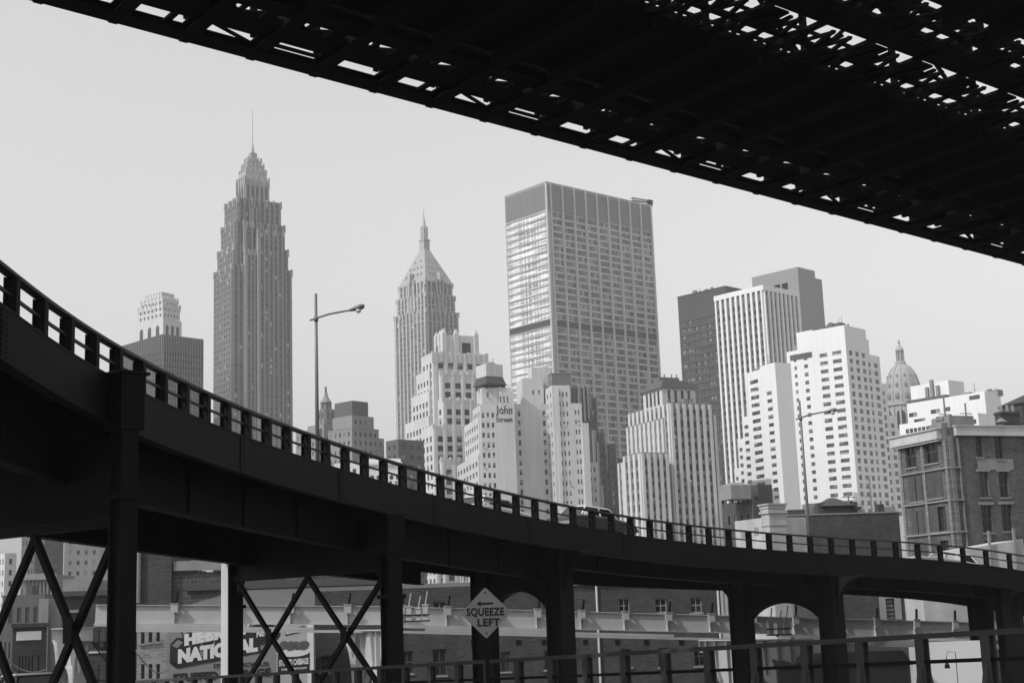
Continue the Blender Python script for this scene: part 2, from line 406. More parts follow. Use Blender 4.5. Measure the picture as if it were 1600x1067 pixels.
for t0_, t1_ in ((30.7, 36.2), (27.2, 28.2), (T0, 25.2)):
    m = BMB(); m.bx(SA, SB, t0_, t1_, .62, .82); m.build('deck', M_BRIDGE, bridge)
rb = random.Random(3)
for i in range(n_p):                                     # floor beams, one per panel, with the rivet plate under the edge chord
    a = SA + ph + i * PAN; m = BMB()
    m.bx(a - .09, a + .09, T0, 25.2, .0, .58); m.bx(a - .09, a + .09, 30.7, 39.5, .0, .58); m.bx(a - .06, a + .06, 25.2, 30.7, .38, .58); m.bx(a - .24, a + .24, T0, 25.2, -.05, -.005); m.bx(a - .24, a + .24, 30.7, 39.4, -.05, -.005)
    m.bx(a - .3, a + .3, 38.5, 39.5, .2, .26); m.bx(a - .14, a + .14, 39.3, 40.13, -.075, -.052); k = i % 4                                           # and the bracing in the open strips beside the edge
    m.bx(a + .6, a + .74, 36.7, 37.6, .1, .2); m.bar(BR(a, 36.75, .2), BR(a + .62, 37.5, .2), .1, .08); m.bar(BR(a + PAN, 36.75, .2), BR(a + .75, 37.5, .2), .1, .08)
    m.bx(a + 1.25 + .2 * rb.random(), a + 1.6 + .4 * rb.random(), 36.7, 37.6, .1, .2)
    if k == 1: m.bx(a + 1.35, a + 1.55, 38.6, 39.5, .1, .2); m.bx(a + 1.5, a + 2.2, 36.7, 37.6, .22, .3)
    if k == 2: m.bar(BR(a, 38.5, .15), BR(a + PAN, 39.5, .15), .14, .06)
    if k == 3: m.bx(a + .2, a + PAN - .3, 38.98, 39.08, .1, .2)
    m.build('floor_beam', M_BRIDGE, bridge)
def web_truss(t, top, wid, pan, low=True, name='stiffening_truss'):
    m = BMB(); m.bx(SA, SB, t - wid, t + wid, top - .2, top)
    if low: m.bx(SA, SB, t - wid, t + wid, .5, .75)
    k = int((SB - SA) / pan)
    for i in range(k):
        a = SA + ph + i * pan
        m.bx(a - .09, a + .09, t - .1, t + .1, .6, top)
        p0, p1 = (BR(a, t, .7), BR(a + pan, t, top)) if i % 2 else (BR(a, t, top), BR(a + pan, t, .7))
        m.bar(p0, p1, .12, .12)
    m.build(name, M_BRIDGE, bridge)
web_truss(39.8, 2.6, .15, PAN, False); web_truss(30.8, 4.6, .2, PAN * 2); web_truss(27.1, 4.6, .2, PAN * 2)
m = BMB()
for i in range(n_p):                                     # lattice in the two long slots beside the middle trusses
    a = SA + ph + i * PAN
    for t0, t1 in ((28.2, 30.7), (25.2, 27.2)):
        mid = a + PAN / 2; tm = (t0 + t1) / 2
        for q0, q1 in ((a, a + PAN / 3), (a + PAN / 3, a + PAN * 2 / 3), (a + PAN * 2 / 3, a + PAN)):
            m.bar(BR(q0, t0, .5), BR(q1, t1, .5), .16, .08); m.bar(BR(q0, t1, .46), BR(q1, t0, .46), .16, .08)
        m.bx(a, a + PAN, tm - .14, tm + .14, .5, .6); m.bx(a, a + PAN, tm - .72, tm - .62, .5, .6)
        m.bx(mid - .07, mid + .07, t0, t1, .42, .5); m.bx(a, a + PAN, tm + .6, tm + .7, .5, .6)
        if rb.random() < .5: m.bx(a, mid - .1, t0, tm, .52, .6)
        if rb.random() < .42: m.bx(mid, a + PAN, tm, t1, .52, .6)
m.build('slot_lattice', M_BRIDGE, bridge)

# ------------------------------------------------------------------ the curved viaduct
pts = [edge_at(px) for px in range(0, 1621, 12)]
d0 = (pts[0] - pts[2]).normalized(); pre = []
for i in range(14, 0, -1):
    q = pts[0] + d0 * (i * 1.6); q.x -= .012 * (i * 1.6) ** 2; pre.append(q)
d1 = (pts[-1] - pts[-3]).normalized(); post = [pts[-1] + d1 * (i * 1.6) for i in range(1, 16)]
pts = pre + pts + post
acc = [0.0]
for a, b in zip(pts, pts[1:]): acc.append(acc[-1] + (b - a).length)
STEP = 0.8; PATH = []
j = 0
for k in range(int(acc[-1] / STEP)):
    q = k * STEP
    while acc[j + 1] < q: j += 1
    PATH.append(pts[j].lerp(pts[j + 1], (q - acc[j]) / (acc[j + 1] - acc[j])))
for _ in range(6):
    PATH = [PATH[0]] + [(PATH[i-1] + PATH[i] * 2 + PATH[i+1]) / 4 for i in range(1, len(PATH) - 1)] + [PATH[-1]]
def normals(path):
    out = []
    for i in range(len(path)):
        t = path[min(i + 1, len(path) - 1)] - path[max(i - 1, 0)]
        out.append(Vector((t.y, -t.x, 0)).normalized())       # towards the right-hand (near) side
    return out
NRM = normals(PATH)
WD = 11.6
via = empty('elevated_roadway', (PATH[60].x, PATH[60].y, 0), 0, 'black steel viaduct curving up out of the frame on riveted columns', 'viaduct')
KS = min(range(len(PATH)), key=lambda k: abs(proj(PATH[k])[0] - 885) + (1e4 if PATH[k].y < 5 else 0))
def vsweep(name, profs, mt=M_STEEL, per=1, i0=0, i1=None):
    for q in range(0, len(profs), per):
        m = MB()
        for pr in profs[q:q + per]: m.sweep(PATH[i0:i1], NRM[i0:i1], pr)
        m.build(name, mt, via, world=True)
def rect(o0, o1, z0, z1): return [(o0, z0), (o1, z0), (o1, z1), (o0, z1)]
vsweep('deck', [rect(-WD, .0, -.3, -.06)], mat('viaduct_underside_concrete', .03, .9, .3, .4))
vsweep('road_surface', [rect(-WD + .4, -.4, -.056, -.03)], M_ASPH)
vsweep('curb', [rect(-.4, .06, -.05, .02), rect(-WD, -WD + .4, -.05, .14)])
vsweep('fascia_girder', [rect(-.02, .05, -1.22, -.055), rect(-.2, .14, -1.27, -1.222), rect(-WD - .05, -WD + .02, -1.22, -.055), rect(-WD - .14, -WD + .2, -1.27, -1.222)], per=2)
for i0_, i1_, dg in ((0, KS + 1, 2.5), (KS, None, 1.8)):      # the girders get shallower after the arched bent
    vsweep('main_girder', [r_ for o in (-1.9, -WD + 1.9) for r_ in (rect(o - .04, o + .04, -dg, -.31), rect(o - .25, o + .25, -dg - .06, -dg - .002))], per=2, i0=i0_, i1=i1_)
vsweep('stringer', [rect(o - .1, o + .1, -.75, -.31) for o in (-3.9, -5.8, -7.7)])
for k in range(0, len(PATH), 5):
    m = MB(); m2 = MB(); m3 = MB()
    p, n = PATH[k], NRM[k]; t = Vector((-n.y, n.x, 0))
    a = p - n * .1; b = p - n * (WD - .1)
    m.bar(a + Vector((0,0,-.72)), b + Vector((0,0,-.72)), .12, .8)
    if k % 10 == 0: q = p + n * .055; m2.bar(q + Vector((0,0,-.07)), q + Vector((0,0,-1.2)), .3, .03, up=n); [m2.bar(q + n * .012 + t * s_ + Vector((0, 0, z_)), q + n * .035 + t * s_ + Vector((0, 0, z_)), .045, .045) for s_ in (-.1, .1) for z_ in [-.12 - .13 * r_ for r_ in range(9)]]
    q = p - n * 1.84; m3.bar(q + Vector((0,0,-.4)), q + Vector((0,0,-2.48 if k < KS else -1.78)), .1, .16, up=n)
    m.build('floor_beam', M_STEEL, via, world=True); m3.build('stiffener', M_STEEL, via, world=True)
    if m2.v: m2.build('joint_plate', M_STEEL, via, world=True)
# railing: rails, and every post a part of its own
m = MB(); m.sweep(PATH, NRM, rect(-.29, -.03, .93, 1.01)); rail = m.build('railing', M_RAIL, via, world=True)
m = MB(); m.sweep(PATH, NRM, rect(-.20, -.13, .46, .53)); o = m.build('mid_rail', M_RAIL, rail)
pm = MB(); pm.box(-.13, .13, -.015, .015, 0, .93); pm.box(-.16, -.13, -.1, .1, 0, .93); pm.box(.13, .16, -.1, .1, 0, .93)
pm.box(-.19, .19, -.13, .13, -.03, .03)
pm.prism([(-.162, -.015, .03), (-.24, -.015, .03), (-.162, -.015, .5)], (0, .03, 0))
pme = pm.mesh('post'); pme.materials.append(M_STEEL)
for k in range(1, len(PATH), 2):
    if not (-150 < proj(PATH[k])[0] < 1750): continue
    o = bpy.data.objects.new('post', pme); col.objects.link(o); o.parent = rail; n = NRM[k]
    o.matrix_basis = Matrix.Translation(PATH[k] - n * .16) @ Matrix.Rotation(math.atan2(n.y, n.x), 4, 'Z')
# bents: pairs of columns under the viaduct
def col_prof(m, c, ux, uy, hw, z0, z1, fl=.06):
    """built-up column: two flanges, a web and lacing plates"""
    def bx(a0, a1, b0, b1, zz0, zz1):
        p = lambda a, b, z: (c.x + ux.x * a + uy.x * b, c.y + ux.y * a + uy.y * b, z)
        m.hexa([p(a0,b0,zz0), p(a1,b0,zz0), p(a1,b1,zz0), p(a0,b1,zz0), p(a0,b0,zz1), p(a1,b0,zz1), p(a1,b1,zz1), p(a0,b1,zz1)])
    bx(-hw, -hw + fl, -hw, hw, z0, z1); bx(hw - fl, hw, -hw, hw, z0, z1); bx(-hw + fl, hw - fl, -hw * .55, hw * .55, z0, z1)
    return bx
def bent(near, far, znear, zfar, hw, brace, cg=0):
    near = Vector((near.x, near.y)); far = Vector((far.x, far.y)); ux = (near - far).normalized(); uy = Vector((-ux.y, ux.x)); Lb = (near - far).length
    b = bpy.data.objects.new('bent', None); col.objects.link(b); b.parent = via; b.matrix_parent_inverse = via.matrix_world.inverted()
    for c, zt, sgn in ((near, znear, 1), (far, zfar, -1)):
        m = MB(); bx = col_prof(m, c, ux, uy, hw, 0, zt)
        bx(-hw - .12, hw + .12, -hw - .12, hw + .12, 0, .5)
        if brace == 'x':
            bx(-hw - .1, hw + .1, -hw - .1, hw + .1, zt - 1.5, zt - .05) ; bx(-hw - .2, hw + .2, -hw - .2, hw + .2, zt - .05, zt + .02)
            bx(-hw - .1, hw + .1, -hw - .1, hw + .1, zt - 3.3, zt - 3.15)
            for rz in range(10):
                for rx in (-.8, .8): bx(rx * hw - .02, rx * hw + .02, -hw - .125, -hw - .1, zt - 1.4 + rz * .14, zt - 1.36 + rz * .14)
        m.build('column', M_STEEL, b)
    def W(a, z, off=0): q = far + ux * a + uy * off; return Vector((q.x, q.y, z))
    zt = min(znear, zfar)
    if brace == 'x':
        m = MB()
        m.prism([W(0, cg, -.03), W(Lb, cg, -.03), W(Lb, cg + 2, -.03), W(0, cg + 2, -.03)], (uy.x * .06, uy.y * .06, 0))
        m.bar(W(0, cg - .02), W(Lb, cg - .02), .36, .06)
        for a, q in ((0, 1), (Lb, -1)): m.prism([W(a, cg - .05, -.04), W(a + q * 1.1, cg - .05, -.04), W(a, cg - 1.1, -.04)], (uy.x * .08, uy.y * .08, 0))
        m.build('cross_girder', M_STEEL, b)
        h = brace_top[len(bent.done)]; zc, hh = h
        for k in range(2):
            a0, a1 = hw + (Lb - 2 * hw) * k / 2, hw + (Lb - 2 * hw) * (k + 1) / 2
            m = MB(); m.bar(W(a0, zc + hh), W(a1, zc - hh), .16, .2); m.bar(W(a0, zc - hh, .12), W(a1, zc + hh, .12), .16, .2)
            am = (a0 + a1) / 2
            m.prism([W(am - .2, zc - .34, -.14), W(am + .2, zc - .34, -.14), W(am + .2, zc + .34, -.14), W(am - .2, zc + .34, -.14)], (uy.x * .03, uy.y * .03, 0))
            m.build('brace', M_STEEL, b)
        
        for s_ in (-1, 1): m = MB(); m.bar(W(0, zc + s_ * (hh + .1)), W(Lb, zc + s_ * (hh + .1)), .3, .3); m.build('strut', M_STEEL, b)
    else:
        ztop, zcrown, zspring = brace
        m = MB(); n = 14; i0, i1 = hw * .6, Lb - hw * .6
        for k in range(n):                                   # arched portal web
            f0, f1 = -1 + 2 * k / n, -1 + 2 * (k + 1) / n
            za, zb = (zspring + (zcrown - zspring) * math.sqrt(max(0, 1 - f * f)) for f in (f0, f1))
            a, c_ = i0 + (i1 - i0) * (f0 + 1) / 2, i0 + (i1 - i0) * (f1 + 1) / 2
            m.prism([W(a, za, -.05), W(c_, zb, -.05), W(c_, ztop, -.05), W(a, ztop, -.05)], (uy.x * .1, uy.y * .1, 0))
            m.bar(W(a, za), W(c_, zb), .5, .07)
        m.build('portal', M_STEEL, b)
        for a, q in ((-hw, -1), (Lb + hw, 1)):               # curved brackets outside the columns
            m = MB()
            pp = [W(a, ztop, -.05)] + [W(a + q * (1.9 - 1.9 * math.cos(u)), ztop - 1.9 + 1.9 * math.sin(u), -.05) for u in [i * math.pi / 2 / 8 for i in range(9)]]
            m.prism(pp, (uy.x * .1, uy.y * .1, 0))
            for u0, u1 in zip(pp[1:], pp[2:]): m.bar(u0 + Vector((uy.x, uy.y, 0)) * .05, u1 + Vector((uy.x, uy.y, 0)) * .05, .4, .06)
            m.build('bracket', M_STEEL, b)
    bent.done.append(b)
bent.done = []
brace_top = {0: (CH - .1, 2.65), 1: (CH - .75, 2.55)}
def edge_out(px, off):
    i = min(range(len(PATH)), key=lambda k: abs(proj(PATH[k])[0] - px) + (1e4 if PATH[k].y < 5 else 0))
    return PATH[i] + NRM[i] * off, PATH[i].z
e, z = edge_out(176, .42); f = P(-72, 900, e.y + 5.2); bent(e, f, z + .05, z - .6, .26, 'x', z - 3.5)
e, z = edge_out(599, .1); f = P(365, 900, e.y + 9.0); bent(e, f, z - 1.3, z - 1.4, .32, 'x', z - 3.35)
q_ = Vector((-.75, -.65, 0)); fl_ = f + q_ * .46; m = MB(); m.bar((fl_.x, fl_.y, 0), (fl_.x, fl_.y, z - 2.4), .62, .04, up=(q_.x, q_.y, 0)); m.build('sunlit_face_strip', mat('painted_sunlit_face', .5, .7, .1, .5), bent.done[1])  # added pale strip, its colour standing in for sun on the column
e, z = edge_out(885, -.6); f = P(757, 950, e.y + 3.6); bent(e, f, z - 1.2, z - 1.4, .5, (z - 1.3, P(817, 922, e.y).z, P(861, 985, e.y).z))
e, z = edge_out(1297, -.6); f = P(1158, 950, e.y + 4.5); bent(e, f, z - 1.2, z - 1.3, .55, (z - 1.3, P(1222, 941, e.y + 2).z, P(1274, 990, e.y + 2).z))
e, z = edge_out(1582, -.8); f = P(1531, 950, e.y + 5); bent(e, f, z - 1.2, z - 1.3, .62, (z - 1.3, z - 2.2, z - 3.4))

# street lamps on the far side of the viaduct
M_LAMP = mat('galvanised_lamp_steel', .16, .5, .15, 1.0, metal=.2)
def lamp(label, p_top, p_base, d, p_arm0, p_arm1, p_head1, group):
    t = P(*p_top, d); bse = Vector((t.x, t.y, 0)); zb = P(*p_base, d).z - 1.6
    r = empty('street_lamp', (bse.x, bse.y, zb), 0, label, 'street lamp', group)
    m = MB(); L_ = t.z - zb; m.tube([(0,0,0), (0,0,L_*.5), (0,0,L_)], [.125, .10, .075], 10); m.lathe(0, 0, [(.2, 0), (.2, .25), (.13, .5)], 10); m.build('pole', M_LAMP, r, smooth=True)
    a0 = P(*p_arm0, d) - Vector((bse.x, bse.y, zb)); a1 = P(*p_arm1, d) - Vector((bse.x, bse.y, zb)); a1.y -= .8
    a0.y = -a1.y * .12; mid = (a0 + a1) / 2 + Vector((0, 0, .08))
    m = MB(); m.tube([a0, mid, a1], [.05, .06, .045], 8); m.lathe(0, 0, [(.12, a0.lerp(a1, .12).z - .12), (.12, a0.lerp(a1, .12).z + .14)], 10); m.build('arm', M_LAMP, r, smooth=True)
    h1 = P(*p_head1, d) - Vector((bse.x, bse.y, zb)); h1.y -= 1.0; ax = h1 - a1
    m = MB(); ring = [0, .15, .4, .7, .9, 1.0]; rr = [.05, .11, .17, .21, .17, .04]; n0 = 0; sd_ = Vector((-ax.y, ax.x, 0)).normalized()
    for q, rad_ in zip(ring, rr):
        c = a1 + ax * q
        for k in range(10):
            a = 2 * math.pi * k / 10; m.v.append(tuple(c + sd_ * rad_ * math.cos(a) + Vector((0, 0, 1)) * rad_ * .75 * math.sin(a)))
    for i in range(5):
        for k in range(10): m.f.append((i*10+k, i*10+(k+1)%10, i*10+10+(k+1)%10, i*10+10+k))
    hd = m.build('lamp_head', M_LAMP, r, smooth=True)
    m = MB(); c = a1 + ax * .62; m.lathe(c.x, c.y, [(.04, c.z - .30), (.13, c.z - .24), (.17, c.z - .1)], 10); m.build('lens', mat('lamp_lens', .5, .3), hd, smooth=True)
lamp('tall street lamp whose arm reaches over the pale sky left of the spired tower', (493.5, 459), (497, 720), 76, (484, 500), (547, 490), (573, 484), 'street lamps on the viaduct')
lamp('street lamp standing in front of the white apartment slab', (1249, 626), (1268, 866), 99, (1244, 655), (1286, 645.5), (1303, 643), 'street lamps on the viaduct')

# ------------------------------------------------------------------ cars
M_TYRE = mat('tyre_rubber', .02, .9); M_CHROME = mat('chrome', .55, .25, .05, 1, metal=.9); M_CARGLASS = mat('car_glass', .05, .1, .05, 1)
def car(label, paint, roof, origin, heading, zslope=0.0):
    """1960 sedan; local x forward, z up"""
    r = empty('car', origin, heading, label, 'car', 'cars on the roadways'); r.rotation_euler = (0, -zslope, heading)
    LN, HW = 5.2, .93
    prof = [(-2.6,.42),(-2.62,.75),(-2.5,.92),(-1.5,.98),(-1.3,1.0),(.75,1.0),(1.0,.98),(2.3,.88),(2.55,.74),(2.6,.45),(2.3,.3),(-2.3,.3)]
    m = MB(); n = len(prof); yy = [(-HW, .0, .05), (-HW + .1, 1, 0), (HW - .1, 1, 0), (HW, 0, .05)]
    for y, full, cut in yy:
        for x, z in prof: m.v.append((x * (1 if full else .985), y, z - (0 if full or z < .6 else .07)))
    for i in range(3):
        for k in range(n): k2 = (k + 1) % n; m.f.append((i*n+k, i*n+k2, (i+1)*n+k2, (i+1)*n+k))
    m.f.append(tuple(range(n - 1, -1, -1))); m.f.append(tuple(3*n + k for k in range(n)))
    m.build('body', paint, r)
    m = MB(); m.frust(-1.55, .55, -.66, .66, 1.43, -1.4, .35, -.6, .6, 1.5)
    for sx, tx in ((-1.95, -1.5), (.95, .48)):
        for sy in (-1, 1): m.bar((sx, sy * .8, .97), (tx, sy * .64, 1.44), .07, .07)
    for sy in (-1, 1): m.bar((-.45, sy * .82, .97), (-.45, sy * .65, 1.44), .06, .06)
    m.build('roof', roof, r)
    m = MB(); m.quad((.93,-.78,.98),(.93,.78,.98),(.47,.62,1.43),(.47,-.62,1.43)); m.build('windscreen', M_CARGLASS, r)
    m = MB(); m.quad((-1.93,-.78,.98),(-1.93,.78,.98),(-1.49,.62,1.43),(-1.49,-.62,1.43)); m.build('rear_window', M_CARGLASS, r)
    m = MB()
    for s, x in ((1, 1.45), (-1, 1.45), (1, -1.55), (-1, -1.55)):
        w_ = MB(); c = (x, s * .8, .33)
        for rr, y0, y1 in ((.34, s*.68, s*.9),):
            w_.v = []; w_.f = []
            for yv in (y0, y1):
                for k in range(16): a = 2*math.pi*k/16; w_.v.append((x + rr*math.cos(a), yv, .33 + rr*math.sin(a)))
            for k in range(16): w_.f.append((k, (k+1)%16, 16+(k+1)%16, 16+k))
            w_.f.append(tuple(range(16))); w_.f.append(tuple(range(31, 15, -1)))
        wo = w_.build('wheel', M_TYRE, r)
        h_ = MB()
        for yv in (s*.9, s*.915):
            for k in range(12): a = 2*math.pi*k/12; h_.v.append((x + .17*math.cos(a), yv, .33 + .17*math.sin(a)))
        for k in range(12): h_.f.append((k, (k+1)%12, 12+(k+1)%12, 12+k))
        h_.f.append(tuple(range(12, 24))); h_.build('hubcap', M_CHROME, wo)
    for nm, x in (('bumper', 2.63), ('bumper', -2.66)):
        m = MB(); m.box(x - .05, x + .07, -.9, .9, .42, .58); m.build(nm, M_CHROME, r)
    for s in (-1, 1):
        m = MB()
        for k in range(12): a = 2*math.pi*k/12; m.v.append((2.59, s*.68 + .1*math.cos(a), .68 + .1*math.sin(a)))
        for k in range(12): a = 2*math.pi*k/12; m.v.append((2.64, s*.68 + .09*math.cos(a), .68 + .09*math.sin(a)))
        for k in range(12): m.f.append((k, (k+1)%12, 12+(k+1)%12, 12+k))
        m.f.append(tuple(range(12, 24))); m.build('headlight', M_CHROME, r)
def on_deck(px, off):
    i = min(range(len(PATH)), key=lambda k: abs(proj(PATH[k])[0] - px) + (1e4 if PATH[k].y < 5 else 0))
    t = PATH[i+2] - PATH[i-2]; p = PATH[i] - NRM[i] * off; return Vector((p.x, p.y, p.z - .03)), math.atan2(t.y, t.x), math.atan2(t.z, t.xy.length)
M_CARDARK = mat('dark_car_paint', .07, .3, .05, 1); M_CARWHITE = mat('white_car_paint', .65, .35, .05, 1); M_CARGREY = mat('grey_car_paint', .3, .35, .05, 1)
p, h, sl_ = on_deck(978, 2.0); car('dark sedan with a pale roof driving along the curved viaduct', M_CARDARK, M_CARWHITE, p, h, sl_)
p, h, sl_ = on_deck(864, 4.0); car('white sedan following the dark sedan on the viaduct, mostly behind railing', M_CARWHITE, M_CARWHITE, p, h, sl_)
p, h, sl_ = on_deck(1580, 8.6); car('grey sedan on the viaduct in front of the brick tenement', M_CARGREY, M_CARWHITE, p, h + math.pi, -sl_)

# ------------------------------------------------------------------ the ramp the camera stands on, and its guard rail
ru = Vector((-.571, .821, 0)).normalized(); rn = Vector((ru.y, -ru.x, 0))   # rn: outward (far) side is -rn? chosen below
ra = P(1541, 983.5, 26.4); rbp = P(290, 1058, 58.0)
hd = (rbp - ra); hd2 = Vector((hd.x, hd.y, 0)).length; ru = Vector((hd.x, hd.y, 0)).normalized(); rsl = hd.z / hd2
rn = Vector((ru.y, -ru.x, 0))                            # away from the camera
if rn.dot(Vector((ra.x, ra.y, 0))) < 0: rn = -rn
RP = [ra + ru * q + Vector((0, 0, rsl * q)) for q in np.arange(-24, 75, 1.5)]
RN = [rn] * len(RP)
gr = empty('guard_rail', (ra.x, ra.y, 0), 0, 'dark steel guard rail with two bars along the nearby ramp', 'guard rail')
m = MB(); m.sweep(RP, RN, rect(-.06, .06, -.1, .0)); m.build('top_rail', M_RAIL, gr, world=True)
m = MB(); m.sweep(RP, RN, rect(-.035, .035, -.56, -.49)); m.build('mid_rail', M_STEEL, gr, world=True)
pm = MB(); pm.box(-.075, .075, -.012, .012, -1.1, -.1); pm.box(-.1, -.075, -.09, .09, -1.1, -.1); pm.box(.075, .1, -.09, .09, -1.1, -.1); pm.box(-.16, .16, -.15, .15, -1.14, -1.1)
pm.prism([(-.1, -.09, -1.1), (-.1, .09, -1.1), (-.26, .09, -1.1), (-.26, -.09, -1.1)], (0, 0, .05)); pm.frust(.1, .24, -.05, .05, -1.1, .1, .11, -.05, .05, -.6); pm.frust(-.24, -.1, -.05, .05, -1.1, -.11, -.1, -.05, .05, -.6)
pme = pm.mesh('post'); pme.materials.append(M_RAIL)
for q in RP:
    x, y = proj(q)
    if not (-60 < x < 1800): continue
    o = bpy.data.objects.new('post', pme); col.objects.link(o); o.parent = gr
    o.matrix_basis = Matrix.Translation(q - Vector((ra.x, ra.y, 0))) @ Matrix.Rotation(math.atan2(rn.y, rn.x), 4, 'Z')
m = MB(); m.sweep(RP, RN, [(-9, -1.5), (.5, -1.5), (.5, -1.2), (-9, -1.2)])
o = m.build('ramp_road', M_ASPH); o['kind'] = 'structure'
m = MB(); m.sweep(RP, RN, [(-.5, -1.196), (.45, -1.196), (.45, -1.14), (-.5, -1.14)])
o = m.build('ramp_kerb', mat('kerb_concrete', .3, .9, .2, .5, fine=.2)); o['kind'] = 'structure'
q = P(36, 1052, 52); car('sedan with a shiny pale roof far down the ramp', M_CARWHITE, M_CHROME, (q.x, q.y, q.z - 1.5), math.atan2(ru.y, ru.x), rsl)

# ------------------------------------------------------------------ road sign
c = P(759, 957, 37.5); sg = empty('road_sign', (c.x, c.y, c.z - 3.2), math.atan2(-.05, 1), 'diamond warning sign reading SQUEEZE LEFT on a post beside the ramp', 'road sign')
M_SIGN = mat('sign_yellow_enamel', .30, .6, .12, 2.5, streak=.15, fine=.08); M_BLACK = mat('black_sign_paint', .01, .6, .1, 2)
hz = 3.2; R2 = .66; m = MB(); k = .07
def dia(r): 
    out = []
    for i in range(4):
        a = math.pi / 2 * i; b = a + math.pi / 2; c0 = Vector((math.cos(a), 0, math.sin(a))) * r; c1 = Vector((math.cos(b), 0, math.sin(b))) * r
        out += [c0.lerp(c1, .04), c0.lerp(c1, .96)]
    return [v + Vector((0, 0, hz)) for v in out]
m.prism(dia(R2), (0, .01, 0)); m.build('sign_plate', M_SIGN, sg)
m = MB()
for z in (-.52, .52): m.box(-.022, .022, -.008, -.001, hz + z - .022, hz + z + .022)
m.build('bolt', M_BLACK, sg)
m = MB(); zz = hz + .235; m.prism([Vector((x, -.004, zz + z)) for x, z in ((-.24, 0), (-.12, .075), (-.12, .028), (.2, .028), (.2, -.028), (-.12, -.028), (-.12, -.075))], (0, .003, 0)); m.build('arrow', M_BLACK, sg)
place_text('SQUEEZE', .27, M_BLACK, (-.5, -.004, hz - .06), (1, 0, -.01), (0, 0, 1), sg, bold=.011, extrude=.002, width=.98, space=1.1)
place_text('LEFT', .26, M_BLACK, (-.22, -.004, hz - .33), (1, 0, -.01), (0, 0, 1), sg, bold=.011, extrude=.002, width=.58, space=1.1)
m = MB(); m.box(-.05, .05, .012, .05, -1.5, hz + .3); m.box(-.02, .02, .05, .09, -1.5, hz + .3); m.build('post', M_STEEL, sg)
# ------------------------------------------------------------------ the skyline
W_WHITE = mat('white_glazed_brick', .75, .8, .07, .05, streak=.09)
W_PALE = mat('pale_limestone', .55, .85, .14, .06, streak=.2, fine=.06)
W_STONE = mat('sooty_limestone', .38, .85, .18, .06, streak=.22)
W_TAN = mat('tan_brick_facing', .24, .9, .12, .06, streak=.10)
W_DARK = mat('dark_curtain_wall', .055, .5, .12, .08, streak=.08)
W_DARKM = mat('dark_metal_facing', .10, .5, .08, .08)
W_ALU = mat('aluminium_facing', .48, .45, .05, .05, metal=.0)
W_SOOT = mat('soot_dark_brick', .10, .9, .2, .1, streak=.15)
R_DARK = mat('dark_roofing', .07, .9, .2, .3)
G_MIX = glass('office_glass', .04, .55, .45); G_DARK = glass('dark_glass', .02, .12, .12); G_SOFT = glass('soft_grey_windows', .05, .3, .25)

# --- slab skyscraper with a banded top
b = Bld('skyscraper', 'broad modern slab skyscraper with bright mullions, dark blank top band and dark mid stripe', 'skyscraper', (852, 285), 780, (1018, 322), (788, 308), head=41.3, mats={'wall': W_ALU, 'panel': mat('grey_louvre_panel', .2, .6, .05, .1), 'column': W_ALU, 'stripe': W_DARK, 'roof': R_DARK}, pane=glass('slab_shaded_windows', .12, .38, .2))
b.paneL = glass_run('slab_sunlit_windows')  # brighter panes on this side: sunlight put into the colour, other side darker
H = b.H; W_, D_ = b.W, b.D; FH = 3.95; top = 16.5
zb = H - top; nfl = int(zb / FH); rows = []
for i in range(nfl):
    z0 = zb - (i + 1) * FH + .75
    if z0 < 3: break
    rows.append((z0, z0 + 2.85))
mid = 16
rws = [r for i, r in enumerate(rows) if i != mid][::-1]
pit = W_ / 10.; bays = [(pit * (i + .5) - pit * .38 + .0, pit * (i + .5) + pit * .38) for i in range(10)]
bays = [(W_ * i / 9.5 + .75 + 3.2, W_ * (i + 1) / 9.5 - .65 + 3.2) for i in range(9)]
b.face('F', 0, 0, W_, 0, H, bays, rws, .35, 5); b.face('L', 0, 0, D_, 0, H, [(.8, D_ - .8)], rws, .35, 26)
b.mb('wall').quad((W_,0,0),(W_,D_,0),(W_,D_,H),(W_,0,H)); b.mb('wall').quad((W_,D_,0),(0,D_,0),(0,D_,H),(W_,D_,H)); b.mb('roof').quad((0,0,H),(W_,0,H),(W_,D_,H),(0,D_,H))
m = b.mb('panel')
for i in range(26): a = .6 + (D_ - 1.2) * i / 26; m.box(-.25, -.01, a + .1, a + (D_ - 1.2) / 26 - .2, zb + .6, H - .8)
for a0, a1 in [(.9, 3.0)] + bays: m.box(a0 - .5, a1 + .3, -.3, -.01, zb + .4, H - .7)
z0, z1 = rows[mid]
for a0, a1 in bays: b.box('stripe', a0, a1, -.12, -.01, z0 - .5, z1 + .6)
b.box('stripe', -.14, -.01, .6, D_ - .6, z0 - .5, z1 + .6)
for i in range(10): a = W_ * i / 9.5 + 3.25; a = min(a, W_ - .8); b.box('column', a - .5, a + .5, -.9, .03, 0, H - .3)
b.box('column', -.02, .9, -.6, .03, 0, H + .2)
m = b.mb('trim'); b.mats['trim'] = W_ALU
for r0, r1 in rows: m.box(-.25, .0, .02, D_, r0 - .45, r0 - .2)
m.box(-.35, W_ + .1, -.35, D_ + .1, H + .003, H + .6)
m = b.mb('roof_crane'); b.mats['roof_crane'] = M_STEEL
x0 = W_ - 4
for y in (1.0, 2.5): m.bar((x0 - 12, y, H + 1.5), (x0 + 7, y, H + 3.2), .35, .35); m.bar((x0 - 12, y, H + 3.2), (x0 + 7, y, H + 4.2), .3, .3)
for i in range(9): m.bar((x0 - 11 + 2 * i, 1.7, H + .6), (x0 - 10 + 2 * i, 1.7, H + 4.), .25, .25)
m.box(x0 + 3, x0 + 6, .8, 2.6, H + .6, H + 4.5)
clutter(b, 8, W_ - 20, 3, D_ - 3, H + 1, 9, 1); b.done()

